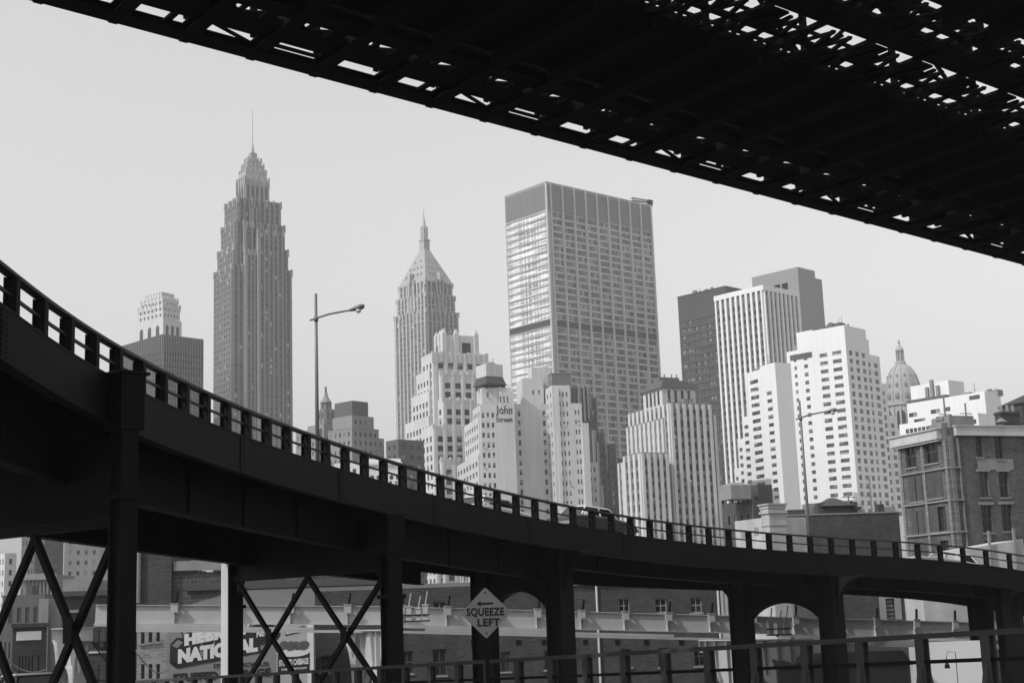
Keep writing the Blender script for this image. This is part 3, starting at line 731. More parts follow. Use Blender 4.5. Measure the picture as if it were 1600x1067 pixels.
# --- art-deco skyscraper with telescoping crown and needle
b = Bld('skyscraper', 'tallest art deco skyscraper with tapering crown and thin needle antenna', 'skyscraper', (362, 420), 836, head=35, mats={'wall': mat('buff_brick', .16, .9, .12, .05, streak=.12), 'pier': mat('buff_piers_painted_relief', .25, .9, .12, .05, streak=.12), 'crown': W_STONE, 'roof': R_DARK, 'antenna': M_STEEL}, pane=glass('deco_windows', .10, .6, .10))  # piers paler than the wall: relief shading put into the colour
W_ = b.R(456, 440)[0]; D_ = b.L(334, 430)[0]; cx, cy = W_ / 2, D_ / 2
sF = dict(p=3.2, ww=.42, fh=3.7, wh=.55, rib=(1.0, .5), ribkey='pier', m=1.2, dep=.3); sL = dict(p=3.6, ww=.45, fh=3.7, wh=.55, m=1.2)
zs = [P(x, y, 850).z for x, y in ((395, 420), (395, 388), (395, 350), (395, 313), (392, 281), (392, 262), (392, 250), (392, 241), (391, 222), (391, 162))]
zp = 0
for k, zt in zip((1.0, .91, .82, .73), zs):
    w2, d2 = W_ * k / 2, D_ * k / 2
    b.tier(cx - w2, cx + w2, cy - d2, cy + d2, zp, zt, sF, sL); zp = zt - 1.2
    for q in range(7): a = cx - w2 + (2 * w2) * q / 6; b.box('crown', a - .6, a + .6, cy - d2 - .3, cy - d2 + .8, zt - 4, zt + .7)
    for q in range(4): a = cy - d2 + (2 * d2) * q / 3; b.box('crown', cx - w2 - .3, cx - w2 + .8, a - .6, a + .6, zt - 4, zt + .7)
# projecting bays stepping forward on the broad face
for x0, x1, yo, zt in ((8.2, 15.5, -1.3, zs[1] - 4), (16.0, 33.5, -2.6, zs[2] - 6), (W_ * .2, W_ * .36, -.2, zs[2] - 2)):
    b.tier(x0, x1, yo, 4, 0, zt, sF, None)
    b.box('crown', x0 - .08, x0 + .5, yo - .1, 3.9, 0, zt - 1)  # pale strips painted in for the sunlit corner slivers of the bays
    for q in range(4): a = x0 + (x1 - x0) * q / 3; b.box('crown', a - .5, a + .5, yo - .2, yo + .6, zt - 2.5, zt + 1.2)
for x0, x1, zt in ((2.5, 9.5, zs[2] - 1), (W_ - 11, W_ - 4, zs[2]), (13.2, 18.2, zs[3] - 6)):
    b.tier(x0, x1, 1.2, 8, 0, zt, sF, sL)
w2, d2 = W_ * .205, D_ * .24
b.tier(cx - w2, cx + w2, cy - d2, cy + d2, zs[3] - 1, zs[4] - 3, dict(n=5, ww=.45, fh=9, wh=.55, sill=.2, rib=(.9, .5), ribtop=4, ribkey='crown'), dict(n=3, ww=.45, fh=9, wh=.55, rib=(.9, .5), ribtop=4, ribkey='crown'))
m = b.mb('crown'); 
for k, z0, z1, k2 in ((.40, zs[4] - 4, zs[5] - 1, .33), (.33, zs[5] - 3, zs[5] + 1, .30), (.27, zs[5], zs[6] + 1, .2), (.21, zs[6], zs[7], .11), (.085, zs[7] - 1, zs[8] - 4, .06)):
    m.frust(cx - W_*k/2, cx + W_*k/2, cy - D_*k*.6, cy + D_*k*.6, z0, cx - W_*k2/2, cx + W_*k2/2, cy - D_*k2*.6, cy + D_*k2*.6, z1)
    for q in range(5):
        a = -1 + q / 2; x_ = cx + a * W_ * k / 2; m.box(x_ - .5, x_ + .5, cy - D_*k*.6 - .4, cy - D_*k*.6 + .6, z0, (z0 + z1) / 2 + 1.5)
        y_ = cy + a * D_ * k * .6; m.box(cx - W_*k/2 - .4, cx - W_*k/2 + .6, y_ - .5, y_ + .5, z0, (z0 + z1) / 2 + 1.5)
m.lathe(cx, cy, [(1.2, zs[8] - 5), (1.0, zs[8] - 2), (.3, zs[8] + 2)], 8)
b.mb('antenna').lathe(cx, cy, [(.16, zs[8]), (.08, zs[9])], 6)
b.done()

# --- pyramid-roofed skyscraper with spire
b = Bld('skyscraper', 'hazy skyscraper with steep pyramid roof and pointed spire', 'skyscraper', (666, 489), 950, head=43, mats={'wall': mat('hazy_buff_brick', .2, .9, .1, .05, streak=.1), 'pier': mat('hazy_piers_painted_relief', .42, .9, .1, .05, streak=.1), 'pyramid_roof': mat('verdigris_copper', .34, .7, .12, .2), 'spire': W_STONE, 'trim': W_STONE, 'roof': R_DARK}, pane=glass('spire_tower_windows', .13, .6, .12))  # pale piers carry painted relief, standing in for light and shade
W_ = b.R(716, 489)[0]; D_ = b.L(616, 493)[0]; cx, cy = W_ / 2, D_ / 2
zs = [P(666, y, 965).z for y in (489, 463, 443, 386, 370, 348, 331, 319)]
sF = dict(p=3.6, ww=.4, fh=3.7, wh=.5, m=1.2, rib=(.9, .35), ribkey='pier'); sL = dict(p=3.8, ww=.42, fh=3.7, wh=.5, m=1.5, rib=(1.5, .4), ribkey='pier')
zp = 0
for k, zt in zip((1.0, .91, .84), zs):
    w2, d2 = W_ * k / 2, D_ * k / 2; b.tier(cx - w2, cx + w2, cy - d2, cy + d2, zp, zt, sF, sL); zp = zt - 1
    b.box('trim', cx - w2 - .3, cx + w2 + .3, cy - d2 - .3, cy + d2 + .3, zt - 8.5, zt - 8); 
    for q in range(6):
        f = -1 + 2 * q / 5
        b.box('trim', cx + f * w2 - .6, cx + f * w2 + .6, cy - d2 - .5, cy - d2 + .5, zt - 3.0, zt + .5); b.box('trim', cx - w2 - .5, cx - w2 + .5, cy + f * d2 - .6, cy + f * d2 + .6, zt - 3.0, zt + .5)
for x0, x1 in ((cx - 4, cx + 4),):
    b.tier(x0, x1, cy - D_ * .42 - .8, cy, 0, zs[2] + 1.5, sF, None); b.tier(cx - W_ * .42 - .8, cx, cy - 4, cy + 4, 0, zs[2] + 1.5, None, sL)
k, k2 = .44, .075
m = b.mb('pyramid_roof'); m.frust(cx - W_*k, cx + W_*k, cy - D_*k, cy + D_*k, zs[2] - .8, cx - W_*k2, cx + W_*k2, cy - D_*k2, cy + D_*k2, zs[3])
for r_, n_ in ((.22, 5), (.42, 4), (.62, 2)):
    kk = k + (k2 - k) * r_; z = zs[2] + (zs[3] - zs[2]) * r_
    for q in range(n_):
        f = (-1 + (2 * q + 1) / n_) * .8
        ddm = MB(); ddm.box(cx + f * W_ * kk - .4, cx + f * W_ * kk + .4, cy - D_ * kk - .2, cy - D_ * kk + 2, z - 1, z + 1.0); ddm.build('dormer', W_TAN, b.root); ddm = MB(); ddm.box(cx - W_ * kk - .3, cx - W_ * kk + 2, cy + f * D_ * kk - .4, cy + f * D_ * kk + .4, z - 1, z + 1.0); ddm.build('dormer', W_TAN, b.root)
for sy in (0, 1):
    b.box('trim', cx - .25, cx + .25, cy - D_ * k - 1.2, cy - D_ * k + 3, zs[2], zs[2] + 7); b.box('trim', cx - W_ * k - 1.2, cx - W_ * k + 3, cy - .25, cy + .25, zs[2], zs[2] + 7); break
m = b.mb('spire'); q = W_ * k2 + .4
m.box(cx - q, cx + q, cy - q, cy + q, zs[3] - 1, zs[4]); m.box(cx - q - .4, cx + q + .4, cy - q - .4, cy + q + .4, zs[4] - 1.2, zs[4] - .4)
m.lathe(cx, cy, [(2.3, zs[4] - .5), (2.5, zs[4] + 4), (2.4, zs[4] + 7), (1.2, zs[5] + 1), (.55, zs[6] - 3), (.3, zs[6]), (.1, zs[7])], 8)
for i in range(8): a = math.pi / 4 * i; m.box(cx + 2.3*math.cos(a) - .25, cx + 2.3*math.cos(a) + .25, cy + 2.3*math.sin(a) - .25, cy + 2.3*math.sin(a) + .25, zs[4], zs[4] + 9)
b.done()

# --- pale tower top with arched openings
b = Bld('skyscraper', 'white stone tower top with tall arched openings behind a dark ribbed box', 'skyscraper', (255, 498), 970, head=52, mats={'wall': W_PALE, 'roof': R_DARK, 'crown': W_PALE, 'arch_shade': mat('painted_arch_shade', .06)}, pane=G_SOFT)
W_ = b.R(284, 499)[0]; D_ = b.L(213, 498)[0]; cx, cy = W_/2, D_/2; H = b.H
zs = [P(255, y, 980).z for y in (498, 473, 463)]
b.tier(0, W_, 0, D_, 0, H, dict(n=4, ww=.4, fh=3.8, wh=.5, bot=0, top=18), dict(n=5, ww=.4, fh=3.8, wh=.5, top=18))
m = b.mb('arch_shade')  # solid dark arches, painted in place of shade inside the openings
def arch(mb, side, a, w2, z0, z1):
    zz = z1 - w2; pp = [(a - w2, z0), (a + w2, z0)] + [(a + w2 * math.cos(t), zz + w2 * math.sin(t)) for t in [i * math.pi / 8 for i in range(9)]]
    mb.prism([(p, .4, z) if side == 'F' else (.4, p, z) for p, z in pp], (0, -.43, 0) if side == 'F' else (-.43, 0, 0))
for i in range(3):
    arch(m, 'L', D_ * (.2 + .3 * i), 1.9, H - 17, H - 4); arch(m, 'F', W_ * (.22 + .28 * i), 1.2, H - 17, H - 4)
zp = H - .9
for k, zt in ((.92, zs[1] - 3), (.82, zs[1] + 2), (.62, zs[2] + 1)):
    w2, d2 = W_*k/2, D_*k/2; b.tier(cx - w2, cx + w2, cy - d2, cy + d2, zp, zt, dict(n=5, ww=.4, fh=4.4, wh=.5), dict(n=6, ww=.4, fh=4.4, wh=.5)); zp = zt - 1
    for q in range(7): f = -1 + q / 3; b.box('crown', cx + f*w2 - .6, cx + f*w2 + .6, cy - d2 - .3, cy - d2 + .6, zt - 3, zt + 1.3); b.box('crown', cx - w2 - .3, cx - w2 + .6, cy + f*d2 - .6, cy + f*d2 + .6, zt - 3, zt + 1.3)
b.done()

# --- dark ribbed box
b = Bld('office_tower', 'dark flat-roofed office box with fine vertical ribs below the arched white tower', 'office tower', (254.3, 522), 780, (318, 530.5), (175, 545), head=46, mats={'wall': mat('dark_ribbed_metal', .085, .5, .06, .08), 'rib': mat('ribbed_metal_fins', .2, .5, .05, .1), 'roof': R_DARK}, pane=G_DARK)
sp = dict(p=1.75, ww=.7, fh=3.6, wh=.6, top=9, rib=(.35, .45), ribkey='rib', m=.4)
b.tier(0, b.W, 0, b.D, 0, b.H, sp, sp); b.done()

# --- slim cupola tower
b = Bld('cupola_tower', 'little stone cupola tower with statue on top beside the street lamp', 'tower', (508, 690), 640, head=45, mats={'wall': W_TAN, 'cupola': W_TAN, 'statue': M_STEEL, 'roof': R_DARK}, pane=G_SOFT)
S = 640 / 2222.; z = lambda y: P(506, y, 650).z
b.tier(0, 6, 0, 6, 0, z(643), dict(n=2, ww=.4, fh=5, wh=.6, rib=(.6, .4)), dict(n=2, ww=.4, fh=5, wh=.6, rib=(.6, .4)))
b.tier(-3, 9, -3, 9, 0, z(668), dict(n=4, ww=.4, fh=4, wh=.5), dict(n=4, ww=.4, fh=4, wh=.5)); b.tier(-6, 14, -1, 14, 0, z(676), dict(n=6, ww=.4, fh=4, wh=.5), dict(n=5, ww=.4, fh=4, wh=.5))
m = b.mb('cupola')
for i in range(8): a = math.pi/4*i; m.box(3 + 2.2*math.cos(a) - .25, 3 + 2.2*math.cos(a) + .25, 3 + 2.2*math.sin(a) - .25, 3 + 2.2*math.sin(a) + .25, z(643) - 1, z(633))
m.lathe(3, 3, [(1.7, z(643) - 1), (1.7, z(633))], 10); m.lathe(3, 3, [(2.7, z(633)), (2.7, z(631.5)), (1.9, z(628)), (.9, z(622)), (.7, z(617)), (.7, z(615.5))], 12)
m = b.mb('statue'); m.lathe(3, 3, [(.35, z(615.5)), (.45, z(612)), (.2, z(609.5)), (.25, z(608.5)), (.1, z(607.6))], 8); m.bar((3, 3, z(611)), (2.2, 3, z(607)), .2, .2); m.bar((3, 3, z(611)), (3.7, 3, z(607)), .2, .2)
b.done()

# --- grey stepped block
b = Bld('office_building', 'grey stepped office block with a blank square top, left of the white setback tower', 'office building', (550, 625.6), 600, (575, 629), (522.7, 629.5), head=48, mats={'wall': W_TAN, 'roof': R_DARK, 'top_house': mat('dark_louvre_house', .13, .8, .1, .2, streak=.1)}, pane=G_SOFT)
z = lambda y: P(550, y, 608).z; w2, d2 = b.W, b.D
b.box('top_house', 0, w2, 0, d2, z(655), b.H)
for i in range(12): b.box('top_house', w2*i/12, w2*i/12+.25, -.15, .0, z(654), b.H - .2); b.box('top_house', -.15, 0, d2*i/12, d2*i/12+.25, z(654), b.H - .2)
sp = dict(p=3, ww=.4, fh=3.7, wh=.5)
b.tier(-.8, w2 + 2.4, -.8, d2 + .5, 0, z(653), sp, dict(n=4, ww=.35, fh=8, wh=.3, top=3), par=.5); b.tier(-1.6, w2 + 4.6, -1.5, d2 + 2.5, 0, z(672), sp, sp); b.tier(-2.2, w2 + 7, -2.1, d2 + 5, 0, z(686), sp, sp)
b.box('wall', -1.75, w2 + 4.7, -1.65, d2 + 2.5, z(672) - .4, z(672) - .1)
b.done()

# --- small dark block
b = Bld('office_building', 'small dark brick block tucked at the foot of the pyramid-roofed skyscraper', 'office building', (622, 686), 520, (639.5, 684), (603, 690), head=42, mats={'wall': W_SOOT, 'roof': R_DARK}, pane=glass('dark_block_windows', .03, .3, .3))
sp = dict(p=3.2, ww=.45, fh=3.6, wh=.45); b.tier(0, 12, 0, b.D, 0, b.H, sp, sp); b.done()

# --- low white classical building
b = Bld('office_building', 'low white classical building with round windows, glimpsed through the viaduct railing', 'office building', (626, 716), 470, head=10, mats={'wall': W_WHITE, 'roof': R_DARK, 'cornice': W_WHITE, 'round_window': M_GLASS}, pane=M_GLASS)
L0 = b.R(566, 716)[0]
b.tier(L0, 0, 0, 14, 0, b.H, dict(n=6, ww=.5, fh=9, wh=.45, top=5), None); b.box('cornice', L0 - .5, .4, -.7, .0, b.H - 2.0, b.H - 1.2)
for i in range(16): b.box('cornice', L0 + (0 - L0) * i / 16 + .2, L0 + (0 - L0) * i / 16 + .6, -.5, .0, b.H - 2.5, b.H - 2.0)
m = b.mb('round_window')
for i in range(6):
    cxx = L0 - L0 * (i + .5) / 6; m.prism([(cxx + .7 * math.cos(t), .1, b.H - 6.2 + .8 * math.sin(t)) for t in [k * math.pi / 8 for k in range(16)]], (0, -.13, 0))
b.tier(L0 - 9, L0 - 1, -2, 8, 0, b.H - 1.5, dict(n=3, ww=.5, fh=4, wh=.5), None)
b.done()

# --- white setback tower with pinnacled crown
b = Bld('office_tower', 'pale stepped setback tower crowned by a pinnacled belfry house', 'office tower', (676.4, 550), 560, (760.4, 554.5), (658, 561.7), head=25, mats={'wall': W_PALE, 'crown': W_PALE, 'roof': R_DARK, 'crown_opening': G_DARK}, pane=glass('setback_windows', .03, .3, .15)); b.vsplit = True
z = lambda x, y, d=565: P(x, y, d).z
pF = dict(p=4.4, ww=.54, fh=3.66, wh=.62, m=1.2, top=3.6, sill=.2, rib=(1.0, .35)); pL = dict(p=3.7, ww=.5, fh=3.66, wh=.6, m=1.0, top=3.4, sill=.2)
W_, H = b.W, b.H
ls = [(b.L(x, y)) for x, y in ((658, 561.7), (652, 587), (646.5, 622), (639, 663), (630, 704))]
b.tier(0, W_, 0, ls[0][0], 0, H, pF, pL)
yp = ls[0][0]
for k, (y, zz) in enumerate(ls[1:]):
    o_ = -.55 * (k + 1); b.tier(o_, W_ - 1, max(o_, -.3 * (k+1)) + 3, y, 0, zz, None, pL)
for x0, x1, yo, py in ((688, 742, -2.5, 581), (692, 752, -6.0, 622), (677, 757, -8.5, 664), (690, 760, -11, 716)):
    xa, xb = b.R(x0, py, yo)[0], b.R(x1, py, yo)[0]; b.tier(xa, xb, yo, 5, 0, b.R(x0, py, yo)[1], dict(pF, p=4.2, m=.8), pL)
    for i in range(6): a = xa + (xb - xa) * i / 5; b.box('crown', a - .5, a + .5, yo - .3, yo + .4, b.R(x0, py, yo)[1] - 1, b.R(x0, py, yo)[1] + .6)
for i in range(7): a = W_ * i / 6; b.box('crown', a - .6, a + .6, -.3, .5, H - 4, H + .4)
yc = 4.0; xa = b.R(682 + 12, 545, yc)[0]; xb = b.R(744, 545, yc)[0]; zt = b.R(715, 524, yc)[1]; dc = b.L(682, 545, xa)[0]
m = b.mb('crown'); 
for y0, y1 in ((yc, yc + 1), (dc - 1, dc)): m.box(xa, xb, y0, y1, H - 1, zt)
for x0, x1 in ((xa, xa + 1), (xb - 1, xb)): m.box(x0, x1, yc + 1, dc - 1, H - 1, zt - .01)
m.box(xa + .8, xb - .8, yc + .8, dc - .8, H, zt - 1)
for fx in (0, .38, 1):
    x_ = xa + (xb - xa) * fx
    m.box(x_ - .9, x_ + .9, yc - .7, yc + .9, H - 1, zt + .6); m.frust(x_ - .9, x_ + .9, yc - .7, yc + .9, zt + .6, x_ - .2, x_ + .2, yc - .1, yc + .3, zt + 2.6)
for fy in (.2, .5, 1):
    y_ = yc + (dc - yc) * fy
    m.box(xa - .7, xa + .9, y_ - .9, y_ + .9, H - 1, zt + .6); m.frust(xa - .7, xa + .9, y_ - .9, y_ + .9, zt + .6, xa, xa + .3, y_ - .2, y_ + .2, zt + 2.6)
m = b.mb('crown_opening'); x_ = xa + (xb - xa) * .69; m.box(x_ - 1.9, x_ + 1.9, yc - .05, yc + .3, H, zt - 3); y_ = yc + (dc - yc) * .75; m.box(xa - .05, xa + .3, y_ - 1.6, y_ + 1.6, H, zt - 3.5)
cooler_units(b, 26, 2); clutter(b, xb + 1, W_ - 1, 5, 14, H, 4, 3); b.done()

# --- pale factory-loft block with painted wall lettering
b = Bld('office_building', 'white stepped office block with 111 John Street painted on its blank wall', 'office building', (750, 632), 510, (804, 632), (733.5, 638), head=13, mats={'wall': W_PALE, 'roof': R_DARK, 'lettering': mat('faded_black_paint', .05), 'louvre_house': mat('louvre_metal', .2, .7, .1, .2), 'antenna': M_STEEL, 'penthouse': W_PALE, 'railing': M_STEEL}, pane=glass('john_windows', .03, .35, .2)); b.vsplit = True
zR = lambda px, py, y=0: b.R(px, py, y); W1 = b.R(804, 640)[0]; FHH = 15.65 / 2222 * 515
ZT = b.R(790, 611.5)[1]; xs_ = b.R(772, 620)[0]
cw = dict(n=4, ww=.55, fh=FHH, wh=.5, top=1.6, m=.8)
sp = dict(cw, n=7, only=(0, 1, 2), ww=.5); x3 = b.R(781, 611)[0]
b.tier(0, W1, 0, 14, 0, b.H, dict(sp, n=7, top=2.2, m=.1), cw)
b.tier(x3, W1, .02, 5, b.H - 1, ZT, None, None, par=.4)
yl = b.L(727.5, 667)[0]; b.tier(-.6, W1 - 1, .8, yl + .0, 0, b.L(727.5, 667)[1], None, dict(cw, n=6)); yl2 = b.L(714, 731)[0]; b.tier(-1.2, 8, .4, yl2, 0, b.L(714, 731)[1], dict(cw, n=2), dict(cw, n=8))
x4, z4 = b.R(754.5, 604); b.tier(x4, b.R(797, 604, 3)[0], 2.2, 12, b.H - 1, z4, dict(n=3, ww=.3, fh=4, wh=.6, only=(0,)), None)
b.box('railing', x4 + 7, x4 + 8.9, 2.3, 2.4, z4, z4 + 1); b.box('railing', x4 + 2, W1, 2.9, 3.0, z4 + .9, z4 + 1)
XW = b.R(864, 640)[0]; XE = b.R(909, 640)[0]
yc = 9.0                                                    # court wall, set back between the two wings
b.tier(W1 - .5, XW + 3, yc, 22, 0, b.R(830, 631, yc)[1], dict(n=7, ww=.42, fh=FHH, wh=.55, top=2, only=(0, 1, 5)), None)
xa = b.R(816, 600, yc + 1)[0]; xb2 = b.R(849, 600, yc + 1)[0]; b.tier(xa, xb2, yc + 1, 20, 0, b.R(830, 591, yc + 1)[1], dict(n=3, ww=.3, fh=FHH * 2, wh=.25, only=(1, 2)), None)
xa = b.R(831, 580, yc + 4)[0]; xb2 = b.R(861, 580, yc + 4)[0]; zt = b.R(845, 574, yc + 4)[1]
m = b.mb('penthouse'); m.box(xa, xb2, yc + 4, yc + 11, zt - 9, zt); m.lathe((xa + xb2) / 2 + .5, yc + 7, [(2.4, zt + .003), (2.2, zt + .5), (.5, zt + .9)], 12)
m = b.mb('louvre_house'); xa = b.R(862, 590, 8)[0]; xb2 = b.R(892, 590, 8)[0]; zt = b.R(875, 584, 8)[1]; m.box(xa, xb2, 8, 16, zt - 12, zt)
for i in range(12): x_ = xa + (xb2 - xa) * i / 12; m.box(x_, x_ + .2, 7.85, 8, zt - 6, zt - .3)
m.box(xa - .2, xb2 + .2, 7.7, 16.2, zt + .003, zt + .3)
b.mb('antenna').bar((xa - 22, 9, zt - 2), (xa - 22, 9, zt + 6), .15, .15)
# right wing
zw1 = b.R(870, 602)[1]; zw2 = b.R(900, 630)[1]; x5 = b.R(890.5, 610)[0]
wingF = dict(p=2.7, ww=.5, fh=FHH, wh=.48, top=1.6, m=.6)
b.tier(XW, x5, 0, 15, 0, zw1, dict(wingF, n=4, only=(1, 2, 3), ww=.42), dict(n=3, ww=.35, fh=FHH, wh=.5, top=1.6, m=.6)); b.tier(x5 - .5, XE, .02, 14, 0, zw2, dict(wingF, n=3, only=(1, 2)), None)
b.box('wall', XW + 1.2, XW + 2.4, -.6, .0, 0, zw1 - 1)
xa, za = b.R(911, 662, 1.); b.tier(XE - .5, b.R(917, 662, 1)[0], -1.2, 12, 0, za, None, None); xb2, zb2 = b.R(934, 722, 2)
b.tier(b.R(917, 722, 2)[0], xb2, 2, 14, 0, zb2, dict(n=2, ww=.4, fh=FHH, wh=.5), None)
zl = b.R(790, 618)[1]
mk = b.mats['lettering']; up = (0, 0, 1); xd = (1, 0, 0)
def zrow(py): return b.R(790, py)[1]
sz = zrow(619) - zrow(628); m = b.mb('lettering')
for q in range(3):
    x_ = b.R(781 + 5.6 * q, 624)[0]; m.box(x_, x_ + .42, -.02, .0, zrow(629), zrow(619)); m.prism([(x_ - .3, -.02, zrow(621.2)), (x_, -.02, zrow(621.2)), (x_ + .1, -.02, zrow(619))], (0, .02, 0)); m.prism([(x_ - .18, -.02, zrow(629)), (x_ + .6, -.02, zrow(629)), (x_ + .21, -.02, zrow(627.4))], (0, .02, 0))
xj = b.R(774.5, 640)[0]; ww_ = b.R(800.5, 640)[0] - xj
place_text('John', (zrow(632) - zrow(647)) * 1.05, mk, (xj, -.02, zrow(646)), xd, up, b.root, bold=.10, extrude=.01, width=ww_)
place_text('Street', (zrow(650) - zrow(659)) * 1.2, mk, (xj, -.02, zrow(659)), xd, up, b.root, bold=.08, extrude=.01, width=ww_)
m = b.mb('lettering')                                       # blackletter spurs
for px, py in ((777, 634), (783, 638), (790, 634), (795, 639), (800, 639), (777, 646), (786, 646), (797, 646)):
    x_, zz = b.R(px, py); m.prism([(x_ - .3, -.015, zz), (x_, -.015, zz - .35), (x_ + .3, -.015, zz), (x_, -.015, zz + .35)], (0, .012, 0))
cooler_units(b, 18, 4); clutter(b, XW + 1, x5 - 1, 3, 12, zw1, 4, 5); clutter(b, 1, 6, 3, 10, b.H, 4, 6); clutter(b, x5, XE - 1, 3, 12, zw2, 3, 7); b.done()

# --- water tank house standing on the white block
xm = (b.R(754.5, 604)[0] + b.R(792, 604)[0]) / 2; wp = b.wpt(xm - .8, 5, P(770, 604, 515).z - .6)
tk = empty('water_tank', wp, b.h + .35, 'boxy white rooftop water tank on a flared dark skirt, on the lettered white block', 'water tank')
S = 515 / 2222.; m = MB(); m.box(-3.6, 3.6, -3.6, 3.6, 4.0, 8.6); m.build('tank', W_PALE, tk)
m = MB(); m.frust(-4.3, 4.3, -4.3, 4.3, 1.3, -3.5, 3.5, -3.5, 3.5, 3.99); m.box(-4.5, 4.5, -4.5, 4.5, .9, 1.3); m.build('skirt', R_DARK, tk)
for x in (-3.6, 3.6):
    for y in (-3.6, 3.6): m = MB(); m.bar((x, y, -.6), (x, y, .9), .4, .4); m.build('leg', M_STEEL, tk)
m = MB(); m.lathe(0, 0, [(2.6, 8.6), (2.5, 9.2), (1.2, 9.8), (.2, 9.9)], 14); m.build('cap', W_TAN, tk)

# --- dark gothic block between the white block and the slab
b = Bld('office_building', 'dark brick gothic block with finials, shaded behind the white lettered block', 'office building', (898, 606), 590, head=22, mats={'wall': W_SOOT, 'finial': W_TAN, 'roof': R_DARK}, pane=G_SOFT)
sp = dict(p=2.6, ww=.42, fh=3.6, wh=.55, rib=(.5, .4))
for px, py, yo, dep_ in ((921, 606, 0, 20), (932, 622, 1.0, 22), (945, 676, .5, 24), (962, 694, 2, 26), (976, 716, 3, 30)):
    x_, zz = b.R(px, py, yo); b.tier(-1 if px == 921 else 4, x_, yo, dep_, 0, zz, sp, sp)
    for i in range(4): a = x_ - 4.5 * i; b.box('finial', a - .35, a + .35, yo - .5, yo + .3, zz - 9, zz + 1.2)
for px, py in ((904, 608), (912, 606), (918, 604)):
    x_, zz = b.R(px, py, -.6); b.mb('finial').bar((x_, -.6, zz - 14), (x_, -.6, zz - 2), .7, .7); b.mb('finial').frust(x_ - .35, x_ + .35, -.95, -.25, zz - 2, x_ - .05, x_ + .05, -.65, -.55, zz + 1)
for px, py in ((928, 672), (934, 690), (941, 758)):
    x_, zz = b.R(px, py, -1.5); b.box('finial', x_ - .5, x_ + .4, -1.5, 1, 0, zz)
b.done()

# --- ribbed setback block with dark hat roof
b = Bld('office_building', 'setback office block with close vertical piers and a dark stepped hat roof', 'office building', (1045.6, 628.5), 480, (1110, 631), (983, 649), head=26, mats={'wall': mat('dark_pier_spandrels', .2, .8, .1, .1), 'pier': W_PALE, 'roof': R_DARK, 'hat_roof': mat('slate_hat_roof', .13, .8, .1, .2), 'penthouse': W_PALE}, pane=glass('pier_block_windows', .03, .35, .2)); b.vsplit = True
W_ = b.W; H = b.H; pr = dict(p=2.45, ww=.5, fh=3.7, wh=.62, rib=(1.15, .55), ribkey='pier', ribtop=-.4, m=.5, dep=.35, top=2); prL = dict(pr, p=2.9, ww=.5, rib=(1.5, .5))
y1, zl = b.L(983, 649); b.tier(0, W_, 0, y1, 0, H, pr, prL)
x_, zz = b.R(1117, 647, 1); b.tier(W_ - 1, x_, 1, y1, 0, zz, pr, None)
y2, zz = b.L(979.7, 667, -.7); b.tier(-.7, 10, 3, y2, 0, zz, None, prL); y3, zz = b.L(966, 723, -1.4); b.tier(-1.4, 10, 3.4, y3, 0, zz, None, prL)
xx, zz = b.R(1043, 707, -3.); b.tier(xx - 10.5, xx, -3, 8, 0, zz, pr, prL)
xa = b.R(1035, 620, 4)[0]; xb2 = b.R(1086.6, 620, 4)[0]; zt = b.R(1060, 607, 4)[1]; yp_ = b.L(1004.7, 616, xa)[0]
b.tier(xa + .2, xb2 - .2, 4.6, yp_, H - 1, zt, None, None)
m = b.mb('penthouse'); m.box(xa, xb2, 4, 4.5, H - .8, zt + .05); m.box(xa, xa + .5, 4.5, yp_, H - .8, zt + .05)
for q in range(4): x_ = xa + (xb2 - xa) * (.2 + .2 * q); slot = MB(); slot.box(x_ - .5, x_ + .5, 3.93, 4.0, H, zt - .6); slot.build('slot', G_DARK, b.root)
for q in range(4): y_ = 4 + (yp_ - 4) * (.2 + .2 * q); slot = MB(); slot.box(xa - .07, xa, y_ - .6, y_ + .6, H, zt - .6); slot.build('slot', G_DARK, b.root)
_unused = (dict(n=5, ww=.4, fh=4.6, wh=.75, sill=.1, top=.5), dict(n=4, ww=.35, fh=4.6, wh=.75, sill=.1, top=.5))
m = b.mb('hat_roof'); h0 = zt
for k, dz in ((.9, .5), (.1, .9), (-.7, .9), (-1.6, .8)): m.box(xa - k, xb2 + k, 4 - k, yp_ + k, h0 + .003, h0 + dz); h0 += dz
x_ = (xa + xb2) / 2; m.box(x_ - 5, x_ + 3, 8, 12, h0, h0 + 1.4)
for q in (-3, 0, 2): m.bar((x_ + q, 8, h0), (x_ + q, 8, h0 + 2.5), .3, .3)
cooler_units(b, 16, 8); clutter(b, 1, W_ - 2, 1, 3.4, H, 4, 9); b.done()

# --- dark glass tower
b = Bld('office_tower', 'near-black glass tower standing behind the white-ribbed tower', 'office tower', (1133, 448), 720, (1149, 454), (1058.6, 465.5), head=44, mats={'wall': W_DARK, 'roof': R_DARK, 'spandrel': W_DARKM}, pane=glass('black_tower_glass', .05, .2, .15))
sp = dict(n=7, ww=.86, fh=3.8, wh=.55, top=13, m=1.0, sub=3); b.tier(0, b.W + 6, 0, b.D, 0, b.H, dict(sp, n=6), sp)
for i in range(40):
    zz = b.H - 13 - i * 3.8
    if zz > 5: b.box('spandrel', -.2, -.01, .5, b.D - .5, zz - .45, zz - .1)
b.box('roof', -.2, b.W + 6.2, -.2, b.D + .2, b.H + .003, b.H + .5); clutter(b, 2, b.W, 3, b.D - 3, b.H + .8, 5, 16); b.done()

